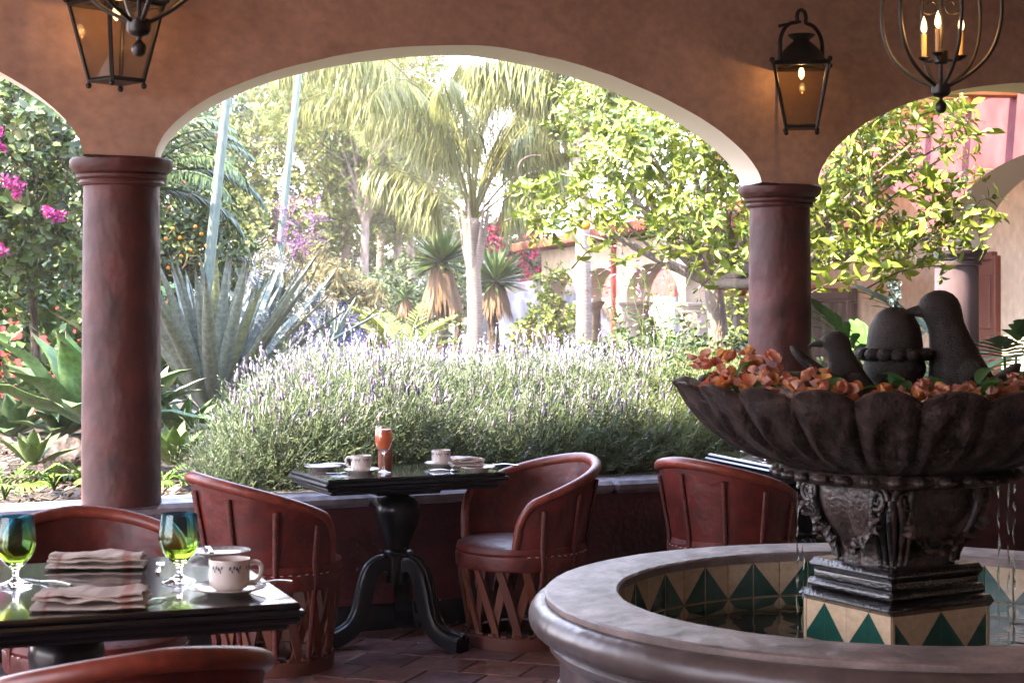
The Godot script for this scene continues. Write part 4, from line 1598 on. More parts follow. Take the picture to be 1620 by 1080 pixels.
func arcade(t: Node3D, a: Vector3, d: Vector3, n: int, space: float, spring: float, rise: float, top: float, thick: float, wall_mat: Material, arch_mat: Material, col_mat: Material, base_y: float, col_r: float) -> void:
	var nrm := Vector3(-d.z, 0, d.x)            # to the gallery's inside
	if nrm.x < 0: nrm = -nrm
	var f := MB.new()
	var s := MB.new()
	for k in n - 1:
		var rows := [[], [], [], []]
		var half := space / 2 - col_r * 0.95
		for q in 37:
			var an := PI * (1.0 - q / 36.0)
			var x := space * (k + 0.5) + cos(an) * half
			var y := spring + rise * pow(maxf(sin(an), 0.0), 0.9)
			for w in 2:
				var p := a + d * x + nrm * thick * (w - 0.5)
				rows[w * 2].append(Vector3(p.x, y, p.z))
				rows[w * 2 + 1].append(Vector3(p.x, top, p.z))
		f.grid([rows[0], rows[1]])
		f.grid([rows[3], rows[2]])
		s.grid([rows[2], rows[0]])
	for k in n:
		var c := a + d * (space * k)
		var h := col_r * 0.95
		for w in [-0.5, 0.5]:
			var p: Vector3 = c + nrm * thick * w
			f.grid([[p - d * h + Vector3.UP * spring, p + d * h + Vector3.UP * spring], [p - d * h + Vector3.UP * top, p + d * h + Vector3.UP * top]])
	obj("arch_wall", f, wall_mat, t)
	obj("arch_soffit", s, arch_mat, t, 60)
	for k in n:
		var c := a + d * (space * k)
		var m := MB.new()
		var r := col_r
		m.lathe([Vector2(r * 1.02, base_y), Vector2(r, base_y + 0.4), Vector2(r * 0.97, spring - 0.13), Vector2(r * 1.08, spring - 0.125), Vector2(r * 1.1, spring - 0.1), Vector2(r * 1.05, spring - 0.09), Vector2(r * 1.15, spring - 0.08), Vector2(r * 1.17, spring - 0.062), Vector2(r * 1.3, spring - 0.04), Vector2(r * 1.34, spring - 0.015), Vector2(r * 1.3, spring), Vector2(0, spring)], 36, Vector3(c.x, 0, c.z))
		obj("column", m, col_mat, t, 28)


func panel_door(t: Node3D, pos: Vector3, yaw: float, w: float, h: float) -> void:
	var b := Basis(Vector3.UP, yaw)
	var m := MB.new()
	for e in [[-w / 2 - 0.05, h / 2, 0.1, h + 0.1], [w / 2 + 0.05, h / 2, 0.1, h + 0.1]]: m.box(pos + b * Vector3(e[0], e[1], 0.03), Vector3(e[2], e[3], 0.1), 0.01, b)
	m.box(pos + b * Vector3(0, h + 0.05, 0.032), Vector3(w - 0.002, 0.1, 0.1), 0.01, b)
	var dr := obj("door", m, M.door_wood, t)
	for k in 2:
		var lm := MB.new()
		var c := (k - 0.5) * w / 2
		lm.box(pos + b * Vector3(c, h / 2, 0.012), Vector3(w / 2 - 0.006, h, 0.03), 0.004, b)
		for q in 2: lm.box(pos + b * Vector3(c, h * (0.27 + 0.45 * q), 0.035), Vector3(w / 2 - 0.26, h * 0.36, 0.03), 0.014, b)
		obj("leaf_panel", lm, M.door_wood, dr)


func buildings() -> void:
	# gallery on the right of the courtyard
	var d := Vector3(-0.15, 0, -0.9887).normalized()
	var nrm := Vector3(0.9887, 0, -0.15)
	var a := Vector3(3.42, 0, -13.6)
	var t := thing("pink_gallery", "pink gallery with cream arch, grey column and cream back wall at the right", "building")
	arcade(t, a - d * 4.1, d, 3, 4.1, 1.9, 0.62, 3.02, 0.34, M.pink_wall, M.cream_plaster, M.grey_column, 0.3, 0.17)
	var m := MB.new()
	var bw := a + nrm * 3.9
	var yaw := atan2(d.x, d.z) + PI / 2
	var bb := Basis(Vector3.UP, yaw)
	m.box(bw + d * 7.0 + Vector3(0, 1.6, 0) + nrm * 0.15, Vector3(36, 3.2, 0.3), 0.0, bb)
	obj("back_wall", m, M.cream_wall, t)
	m = MB.new()
	m.box(a + d * 0.0 + nrm * 1.98 + Vector3(0, 3.08, 0), Vector3(11.4, 0.1, 4.45), 0.0, bb)
	obj("roof", m, M.roof_tile, t)
	m = MB.new()
	m.box(a + d * 15.8 + nrm * 3.2 + Vector3(0, 3.09, 0), Vector3(20.0, 0.1, 2.0), 0.0, bb)
	obj("rear_roof", m, M.cream_wall, t)
	for k in 13:
		m = MB.new()
		m.box(a + d * (-4.4 + 0.75 * k) + nrm * 1.2 + Vector3(0, 2.965, 0), Vector3(0.11, 0.12, 3.7), 0.01, bb)
		obj("beam", m, M.beam_wood, t)
	panel_door(t, a + nrm * 3.9 + d * 8.9 + Vector3(0, 0.1, 0), -PI / 2 + atan2(-d.x, -d.z), 1.75, 1.9)
	panel_door(t, a + nrm * 3.9 + d * 20.9 + Vector3(0, -0.5, 0), -PI / 2 + atan2(-d.x, -d.z), 0.8, 1.9)
	m = MB.new()
	m.box(a + d * 7.0 + nrm * 1.9 + Vector3(0, 0.24, 0), Vector3(36, 0.12, 5.2), 0.0, bb)
	tag(obj("gallery_floor", m, M.pale_stone), "pale paved gallery floor", "", "", "structure")
	# framed mirror on that wall
	var mi := thing("wall_mirror", "large wooden framed mirror hanging on the cream gallery wall", "mirror", bw + d * 14.1 - nrm * 0.02 + Vector3(0, 1.0, 0), -PI / 2 + atan2(-d.x, -d.z))
	m = MB.new()
	var fw := 0.23
	for e in [[0.0, 0.56, 2.05, fw], [0.0, -0.56, 2.05, fw]]:
		m.box(Vector3(e[0], e[1], 0.05), Vector3(e[2], e[3], 0.1), 0.02)
		m.box(Vector3(e[0], e[1], 0.1), Vector3(e[2] - 0.1, e[3] - 0.09, 0.05), 0.02)
	for s in [-1.0, 1.0]:
		m.box(Vector3(s * 0.91, 0, 0.049), Vector3(fw, 0.889, 0.1), 0.02)
		m.box(Vector3(s * 0.91, 0, 0.099), Vector3(fw - 0.09, 0.96, 0.05), 0.02)
	obj("frame", m, M.frame_wood, mi)
	m = MB.new()
	m.box(Vector3(0, 0, 0.02), Vector3(1.62, 0.92, 0.02), 0.0)
	obj("mirror_glass", m, M.mirror, mi)
	# sunlit far gallery, its floor lower down
	t = thing("cream_gallery", "sunlit cream gallery of small arches far behind the citrus tree", "building")
	var b := Vector3(2.235, 0, -21.5)
	arcade(t, b, d, 4, 3.36, 1.47, 0.5, 2.35, 0.34, M.cream_wall, M.cream_wall, M.pale_stone, -0.3, 0.19)
	m = MB.new()
	m.box(b + d * 15.5 + nrm * 2.6 + Vector3(0, 0.65, 0), Vector3(17, 1.75, 0.2), 0.0, bb)
	obj("back_wall", m, M.white_wall, t)
	m = MB.new()
	m.box(b + d * 15.5 + nrm * 2.6 + Vector3(0, 2.0, 0), Vector3(17, 0.9, 0.22), 0.0, bb)
	obj("red_frieze", m, M.red_wall, t)
	m = MB.new()
	m.box(b + d * 5.3 + nrm * 1.2 + Vector3(0, 2.42, 0), Vector3(11.4, 0.08, 3.4), 0.0, bb)
	obj("roof", m, M.roof_tile, t)
	m = MB.new()
	for k in range(16, 88):
		var p := b + d * (-3.0 + k * 0.16) - nrm * 0.62 + Vector3(0, 2.42, 0)
		m.tube([p, p + nrm * 1.1 + Vector3(0, 0.14, 0)], 0.075, 7)
	tag(obj("eave_tile", m, M.roof_tile, t), "", "", "", "stuff")
	m = MB.new()
	m.box(b + d * 3.9 - nrm * 0.2 + Vector3(0, 1.0, 0), Vector3(0.12, 2.7, 0.06), 0.01, bb)
	obj("downpipe", m, M.red_wall, t)
	# weathered white garden wall with a curved top
	t = thing("garden_wall", "weathered white garden wall with a curved top beyond the palm", "wall", Vector3(0.55, -0.2, -34))
	m = MB.new()
	var rows := [[], [], [], []]
	for k in 33:
		var x := -2.2 + 4.4 * k / 32.0
		var y := 1.22 + 0.68 * pow(maxf(0.0, 1.0 - pow((x - 0.1) / 1.15, 2.0)), 0.5)
		rows[0].append(Vector3(x, 0, 0.15)); rows[1].append(Vector3(x, y, 0.15))
		rows[2].append(Vector3(x, y, -0.15)); rows[3].append(Vector3(x, 0, -0.15))
	m.grid(rows)
	obj("wall_face", m, M.white_wall, t)
	m = MB.new()
	var pts := []
	for k in 33: pts.append(rows[1][k] + Vector3(0, 0.02, -0.15))
	m.tube(pts, 0.06, 8, true, Vector3.UP, 2.6)
	obj("coping", m, M.pale_stone, t)
	# red house with a small window
	t = thing("red_house", "small red house with a white window between bougainvillea and palm trunk", "house", Vector3(1.5, 0, -44))
	m = MB.new()
	m.box(Vector3(0, 1.0, 0), Vector3(1.6, 2.9, 3.0), 0.0)
	obj("wall", m, M.red_wall, t)
	m = MB.new()
	m.box(Vector3(-0.12, 1.88, 1.52), Vector3(0.26, 0.36, 0.06), 0.01)
	var wn := obj("window", m, M.white_wall, t)
	m = MB.new()
	m.box(Vector3(-0.12, 1.88, 1.552), Vector3(0.17, 0.26, 0.01), 0.0)
	obj("pane", m, M.mirror, wn)
	m = MB.new()
	m.box(Vector3(0, 2.5, 0), Vector3(1.9, 0.12, 3.4), 0.03)
	obj("roof", m, M.roof_tile, t)
	# red garden wall at the left
	t = thing("red_garden_wall", "red garden wall with dark coping behind the left agave", "wall", Vector3(-4.05, 0, -14.2))
	for e in [[0.55, 1.68, 1.2, 0.3], [-0.22, 1.86, 0.34, 0.34], [-0.62, 2.07, 0.42, 0.4]]:
		m = MB.new()
		m.box(Vector3(e[0], e[1] / 2, 0), Vector3(e[2], e[1], e[3]), 0.01)
		obj("block", m, M.red_wall, t)
		m = MB.new()
		m.box(Vector3(e[0], e[1] + 0.025, 0), Vector3(e[2] + 0.06, 0.05, e[3] + 0.08), 0.015)
		obj("cap", m, M.dark_base, t)
	# clay urn on its side near the white wall
	t = thing("clay_urn", "round dark clay urn in front of the white garden wall", "urn", at(830, 548, 24.0))
	m = MB.new()
	m.lathe(curve([Vector2(0.05, 0), Vector2(0.13, 0.05), Vector2(0.17, 0.15), Vector2(0.14, 0.26), Vector2(0.07, 0.31), Vector2(0.0, 0.32)], 16), 24)
	obj("urn_body", m, M.clay, t)


# ---------------------------------------------------------------- plants
func raw(m: MB) -> ArrayMesh:                                # quick smooth mesh for leaves
	var n := PackedVector3Array()
	n.resize(m.v.size())
	for t in m.i.size() / 3:
		var a := m.i[t * 3]
		var b := m.i[t * 3 + 1]
		var c := m.i[t * 3 + 2]
		var f := (m.v[c] - m.v[a]).cross(m.v[b] - m.v[a])
		n[a] += f; n[b] += f; n[c] += f
	for k in n.size(): n[k] = n[k].normalized()
	var a := []
	a.resize(Mesh.ARRAY_MAX)
	a[Mesh.ARRAY_VERTEX] = m.v
	a[Mesh.ARRAY_NORMAL] = n
	a[Mesh.ARRAY_COLOR] = m.c
	a[Mesh.ARRAY_INDEX] = m.i
	var r := ArrayMesh.new()
	r.add_surface_from_arrays(Mesh.PRIMITIVE_TRIANGLES, a)
	return r


func strip(m: MB, p: Vector3, dir: Vector3, face: Vector3, l: float, w: float, bend: float) -> void:   # a slim leaflet, 4 triangles
	var s := dir.cross(face).normalized() * w
	var up := s.cross(dir).normalized()
	var mid := p + dir * l * 0.5 + up * bend * 0.3
	var tip := p + dir * l + up * bend
	var n := m.v.size()
	m.vert(p); m.vert(mid - s); m.vert(mid + s); m.vert(tip)
	m.tri(n, n + 1, n + 2); m.tri(n + 1, n + 3, n + 2)


func leaf6(m: MB, p: Vector3, dir: Vector3, face: Vector3, l: float, w: float, fold := 0.3) -> void:     # a broad folded leaf, 8 triangles
	var s := dir.cross(face).normalized()
	var up := s.cross(dir).normalized()
	var n := m.v.size()
	m.vert(p)
	for e in [[0.28, 0.85], [0.62, 0.9]]:
		var q: Vector3 = p + dir * l * e[0] - up * l * 0.1 * e[0] * e[0]
		m.vert(q - s * w * e[1] + up * w * fold)
		m.vert(q)
		m.vert(q + s * w * e[1] + up * w * fold)
	m.vert(p + dir * l - up * l * 0.12)
	m.tri(n, n + 1, n + 2); m.tri(n, n + 2, n + 3)
	m.tri(n + 1, n + 4, n + 5); m.tri(n + 1, n + 5, n + 2)
	m.tri(n + 2, n + 5, n + 6); m.tri(n + 2, n + 6, n + 3)
	m.tri(n + 4, n + 7, n + 5); m.tri(n + 5, n + 7, n + 6)


func dirv(spread := 1.0) -> Vector3:
	return Vector3(rnd(-1, 1), rnd(-1, 1), rnd(-1, 1)).normalized() * spread


func spray(n: int, l: float, leaf_l: float, leaf_w: float, cols: Array, droop := 0.2, twig := Color(0.1, 0.08, 0.05)) -> ArrayMesh:
	var m := MB.new()
	var path := curve([Vector3.ZERO, Vector3(rnd(-0.1, 0.1) * l, l * 0.5, rnd(-0.1, 0.1) * l), Vector3(rnd(-0.2, 0.2) * l, l * (1.0 - droop * 0.4), l * droop)], 7)
	m.color = twig
	m.tube(path, leaf_w * 0.07 + 0.0012, 3, false)
	for k in n:
		var f := 0.15 + 0.85 * k / (n - 1.0)
		var q := int(f * 6)
		var p: Vector3 = path[mini(q, 6)]
		if q < 6: p = p.lerp(path[q + 1], f * 6 - q)
		var a := k * 2.4 + rnd(-0.3, 0.3)
		var d := (Vector3(cos(a), rnd(0.1, 0.9), sin(a)) + Vector3(0, 0.4 * f, 0)).normalized()
		d = (d - Vector3(0, droop * rnd(0, 1.2), 0)).normalized()
		m.color = cols[rng.randi() % cols.size()]
		leaf6(m, p, d, (Vector3.UP + dirv(0.5)).normalized(), leaf_l * rnd(0.5, 1.2), leaf_w * rnd(0.6, 1.15), rnd(0.05, 0.8))
	return raw(m)


func needle_spray(n: int, l: float, leaf_l: float, w: float, cols: Array, droop: float) -> ArrayMesh:   # feathery foliage
	var m := MB.new()
	for b in 5:
		var a := b * 2.4
		var d := Vector3(cos(a) * 0.8, rnd(0.3, 1.0), sin(a) * 0.8).normalized()
		var side := d.cross(Vector3(sin(a), 0.2, -cos(a))).normalized()
		for k in n:
			var f := (k + 1.0) / n
			var p := d * l * f - Vector3(0, droop * l * f * f, 0)
			for s in [-1.0, 1.0]:
				m.color = cols[rng.randi() % cols.size()]
				strip(m, p, (side * s + d * 0.5 - Vector3(0, droop, 0)).normalized(), Vector3.UP + dirv(0.6), leaf_l * (1.0 - 0.5 * absf(f - 0.5)), w, rnd(-0.01, 0.01))
	return raw(m)


func blob_places(blobs: Array, n: int, shell := 0.55) -> Array:
	var out := []
	var total := 0.0
	for b in blobs: total += b[1].x * b[1].y
	for b in blobs:
		var c: Vector3 = b[0]
		var r: Vector3 = b[1]
		for k in int(n * r.x * r.y / total):
			var d := dirv()
			var q := d * lerpf(shell, 1.0, sqrt(rng.randf()))
			var p := c + q * r
			var out_dir := (d * 0.8 + Vector3(0, 0.35, 0) + dirv(0.6)).normalized()
			out.append([p, out_dir])
	return out


func crown(t: Node3D, called: String, meshes: Array, m: Material, places: Array, s0: float, s1: float, tint := 0.25) -> void:
	for v in meshes.size():
		var xf := []
		var cols := []
		for k in range(v, places.size(), meshes.size()):
			var e: Array = places[k]
			xf.append(Transform3D(facing(e[1], rnd(0, TAU)).scaled(Vector3.ONE * rnd(s0, s1)), e[0]))
			var g := rnd(1.0 - tint, 1.0 + tint * 0.6)
			cols.append(Color(g * rnd(0.9, 1.1), g, g * rnd(0.85, 1.1)))
		many(called if v == 0 else "%s_%03d" % [called, v], meshes[v], m, xf, t, cols)


func limbs(t: Node3D, base: Vector3, fork: Vector3, r: float, blobs: Array, m: Material, lean := 0.1) -> void:
	var b := MB.new()
	b.tube(curve([base, base.lerp(fork, 0.5) + Vector3(rnd(-lean, lean), 0, rnd(-lean, lean)), fork], 9), [r * 1.25, r * 1.08, r, r * 0.97, r * 0.93, r * 0.9, r * 0.86, r * 0.82, r * 0.76], 10)
	obj("trunk", b, m, t, 60)
	for e in blobs:
		b = MB.new()
		var tip: Vector3 = e[0]
		var mid := fork.lerp(tip, 0.5) + Vector3(rnd(-0.1, 0.1), -0.08 * fork.distance_to(tip), rnd(-0.1, 0.1))
		var path := curve([fork - Vector3(0, 0.03, 0), mid, tip], 8)
		b.tube(path, [r * 0.6, r * 0.52, r * 0.45, r * 0.38, r * 0.32, r * 0.26, r * 0.2, r * 0.12], 7)
		for k in 5:
			var s: Vector3 = path[3 + k % 4]
			var q: Vector3 = tip + dirv() * e[1] * 0.8
			b.tube(curve([s, s.lerp(q, 0.5) + dirv(0.05), q], 5), [r * 0.2, r * 0.16, r * 0.12, r * 0.08, r * 0.04], 5)
		obj("limb", b, m, t, 60)


func greens(base: Color, n := 5, v := 0.3) -> Array:
	var out := []
	for k in n:
		var g := rnd(1.0 - v, 1.0 + v)
		out.append(Color(base.r * g * rnd(0.85, 1.2), base.g * g, base.b * g * rnd(0.7, 1.2)))
	return out


func frond(path: Array, n: int, ll: float, w: float, cols: Array, droop: float, rach: float, twist := 0.0, start := 0.16) -> ArrayMesh:
	var m := MB.new()
	m.color = cols[0] * 1.3
	var rad := []
	for k in path.size(): rad.append(rach * (1.0 - 0.85 * k / path.size()))
	m.tube(path, rad, 5, false)
	for k in n:
		var f := start + (1.0 - start) * k / (n - 1.0)
		var x := f * (path.size() - 1)
		var q := mini(int(x), path.size() - 2)
		var p: Vector3 = path[q].lerp(path[q + 1], x - q)
		var d: Vector3 = (path[q + 1] - path[q]).normalized()
		var side := d.cross(Vector3.UP).normalized()
		if side.length() < 0.1: side = Vector3.RIGHT
		var l := ll * (0.45 + 0.75 * sin(PI * clampf(0.12 + f * 0.82, 0, 1)))
		for s in [-1.0, 1.0]:
			m.color = cols[rng.randi() % cols.size()]
			var o: Vector3 = (side * s * rnd(0.75, 1.0) + d * 0.45 + Vector3.UP * rnd(-twist, twist) - Vector3.UP * droop * rnd(0.5, 1.2)).normalized()
			strip(m, p, o, Vector3.UP + dirv(0.35), l * rnd(0.8, 1.1), w, -droop * l * 0.35)
	return raw(m)


func arc(p: Vector3, az: float, el: float, l: float, sag: float, n := 12) -> Array:      # a frond's rachis
	var out := [p]
	var e := el
	for k in n - 1:
		var d := Vector3(cos(az) * cos(e), sin(e), -sin(az) * cos(e))
		out.append(out[-1] + d * l / (n - 1))
		e -= sag / (n - 1) * (0.4 + 1.4 * k / n)
	return out


func palm(label: String, base: Vector3, h: float, r: float, fronds: Array, ll: float, cols: Array, skirt := true) -> Node3D:
	var t := thing("palm_tree", label, "palm tree", base)
	var b := MB.new()
	var path := []
	var rad := []
	for k in 44:
		var f := k / 43.0
		path.append(Vector3(0.02 * sin(f * 5.0), h * f, 0))
		rad.append(r * (1.15 - 0.25 * f + (0.05 if k % 2 else 0.0) + 0.25 * smoothstep(0.85, 0.97, f)) * (1.0 if f < 0.98 else 0.7))
	b.tube(path, rad, 14)
	obj("trunk", b, M.palm_bark, t, 60)
	for e in fronds:
		var pts := arc(Vector3(0, h - 0.05, 0), e[0], e[1], e[2], e[3])
		obj("frond", frond(pts, 165, ll, 0.0105, cols, 1.5, 0.02, 0.5, 0.34), M.leafy, t)
	if skirt:
		for k in 9:
			b = MB.new()
			var a := k * 2.4
			var d := Vector3(cos(a), 0, sin(a))
			b.tint = true
			b.blade([d * r * 0.8 + Vector3(0, h - 0.75, 0), d * r * 1.5 + Vector3(0, h - 0.45, 0), d * r * 2.0 + Vector3(0, h - 0.1, 0), d * r * 2.6 + Vector3(0, h + 0.25, 0)], [r * 0.55, r * 0.5, r * 0.3, r * 0.12], d, -0.5)
			obj("leaf_base", b, M.palm_bark, t, 60)
	return t


func rosette_leaf(l: float, w: float, az: float, el: float, sag: float, c0: Color, c1: Color, cup: float, shape: Array, wave := 0.0) -> MB:
	var m := MB.new()
	m.tint = true
	var n := shape.size()
	var path := arc(Vector3(cos(az) * 0.02, 0, -sin(az) * 0.02), az, el, l, sag, n)
	var rows := []
	var cols := []
	for k in n:
		var t: Vector3 = (path[mini(k + 1, n - 1)] - path[maxi(k - 1, 0)]).normalized()
		var side := Vector3(sin(az), 0, cos(az))
		var up := side.cross(t).normalized()
		if up.y < 0 and el < 1.4: up = -up
		var ww: float = shape[k] * w
		var row := []
		for j in 9:
			var a := TAU * j / 8.0
			var q := cos(a)
			var thick := 0.1 * ww * sin(a) + 0.002 * signf(sin(a))
			row.append(path[k] + side * q * ww + up * (thick + q * q * ww * cup + wave * ww * sin(k * 1.7 + az)))
		rows.append(row)
		cols.append(c0.lerp(c1, k / (n - 1.0)) if k < n - 1 else Color(0.08, 0.05, 0.03))
	m.grid(rows, false, cols)
	return m


func agave(called: String, label: String, base: Vector3, n: int, l: float, w: float, el0: float, el1: float, sag: float, c0: Color, c1: Color, cup: float, shape: Array, wave := 0.0) -> Node3D:
	var t := thing(called, label, "agave", base)
	for k in n:
		var f := k / (n - 1.0)
		var g := rnd(0.8, 1.2)
		var o := rosette_leaf(l * rnd(0.85, 1.1) * (1.0 - 0.25 * f), w * rnd(0.9, 1.1), k * 2.39996 + rnd(-0.2, 0.2), lerpf(el0, el1, pow(f, 0.8)) + rnd(-0.06, 0.06), sag * (1.0 - f * 0.8), c0 * g, c1 * g * (Color(1.1, 1.0, 0.5) if k % 9 == 4 else Color.WHITE), cup, shape, wave)
		obj("leaf", o, M.waxy, t, 70)
	return t


func yucca(label: String, base: Vector3, h: float, r: float, n: int, skirt: float) -> void:
	var t := thing("yucca", label, "yucca", base)
	var b := MB.new()
	b.tube(curve([Vector3.ZERO, Vector3(rnd(-0.06, 0.06), h * 0.5, 0), Vector3(0, h, 0)], 8), r * 0.16, 9)
	obj("trunk", b, M.bark, t, 60)
	var m := MB.new()
	for k in n:
		var d := dirv()
		d.y = absf(d.y) * 1.3 - 0.35
		d = d.normalized()
		m.color = greens(Color(0.065, 0.1, 0.03), 1)[0]
		strip(m, Vector3(0, h, 0), d, Vector3.UP + dirv(0.3), r * rnd(0.8, 1.1), r * 0.045, -0.06 * r)
	tag(obj("leaf_rosette", raw(m), M.leafy, t), "", "", "", "stuff")
	m = MB.new()
	for k in int(n * 0.9):
		var a := rnd(0, TAU)
		var d := Vector3(cos(a) * 0.28, -1, sin(a) * 0.28).normalized()
		m.color = greens(Color(0.24, 0.16, 0.1), 1)[0]
		strip(m, Vector3(cos(a) * r * 0.2, h - rnd(0, 0.1), sin(a) * r * 0.2), d, Vector3(cos(a), 0, sin(a)), skirt * rnd(0.6, 1.0), r * 0.035, 0.02)
	tag(obj("dry_skirt", raw(m), M.thatch, t), "", "", "", "stuff")


func bush(called: String, label: String, cat: String, blobs: Array, n: int, meshes: Array, m: Material, s0: float, s1: float, base: Vector3, r := 0.03, bark := "bark") -> Node3D:
	var t := thing(called, label, cat)
	var fork: Vector3 = base.lerp(blobs[0][0], 0.45)
	limbs(t, base, fork, r, blobs, M[bark])
	crown(t, "foliage", meshes, m, blob_places(blobs, n), s0, s1)
	return t


func B(px: float, py: float, z: float, rx: float, ry: float, rz: float) -> Array:
	return [at(px, py, z), Vector3(rx, ry, rz)]


func garden() -> void:
	ground()
	lavender()
	near_plants()
	citrus()
	far_trees()


func ground() -> void:
	var m := MB.new()
	var rows := []
	for i in 60:
		var v := -0.31 + 0.0 - 0.02
		var q := i / 59.0
		var dist := 0.318 + 170.0 * pow(q, 2.6)
		var row := []
		for j in 81:
			var u := 90.0 * (j / 40.0 - 1.0) * absf(j / 40.0 - 1.0) + 1.0
			var p := low(u, 0, dist)
			p.y = ground_y(p)
			row.append(p)
		rows.append(row)
	m.grid(rows)
	var g := obj("garden_ground", raw(m), M.mulch_soil)
	tag(g, "mulched garden soil", "", "", "structure")
	var h := MB.new()
	rows = []
	var nz := FastNoiseLite.new()
	nz.frequency = 0.02
	for i in 12:
		var row := []
		for j in 61:
			var x := -150.0 + 5.0 * j
			var z := -85.0 - 8.0 * i
			row.append(Vector3(x, 0.2 + (4.2 + 2.5 * nz.get_noise_2d(x, z)) * sin(PI * minf(1.0, i / 6.0) * 0.5), z))
		rows.append(row)
	h.grid(rows)
	tag(obj("far_hill", raw(h), M.hill_green), "low green hill beyond the garden", "", "", "structure")
	# bark chips on the bare soil at the left
	var c := MB.new()
	c.tint = true
	c.box(Vector3.ZERO, Vector3(0.07, 0.006, 0.018), 0.0)
	var xf := []
	var cols := []
	for k in 2600:
		var p := low(rnd(-2.6, 1.2), 0, 0.34 + 5.0 * pow(rng.randf(), 1.3))
		p.y = ground_y(p) + rnd(0.0, 0.025)
		xf.append(Transform3D((Basis(Vector3.UP, rnd(0, TAU)) * Basis(Vector3.BACK, rnd(-0.5, 0.5)) * Basis(Vector3.RIGHT, rnd(-0.6, 0.6))).scaled(Vector3(rnd(0.4, 1.8), 1, rnd(0.5, 1.5))), p))
		var g2 := rnd(0.35, 1.5)
		cols.append(Color(g2, g2 * rnd(0.85, 1.0), g2 * rnd(0.8, 1.0)))
	tag(many("bark_mulch", c.mesh(20), M.chip, xf, null, cols), "pale bark chips and dry leaves on the soil behind the low wall")


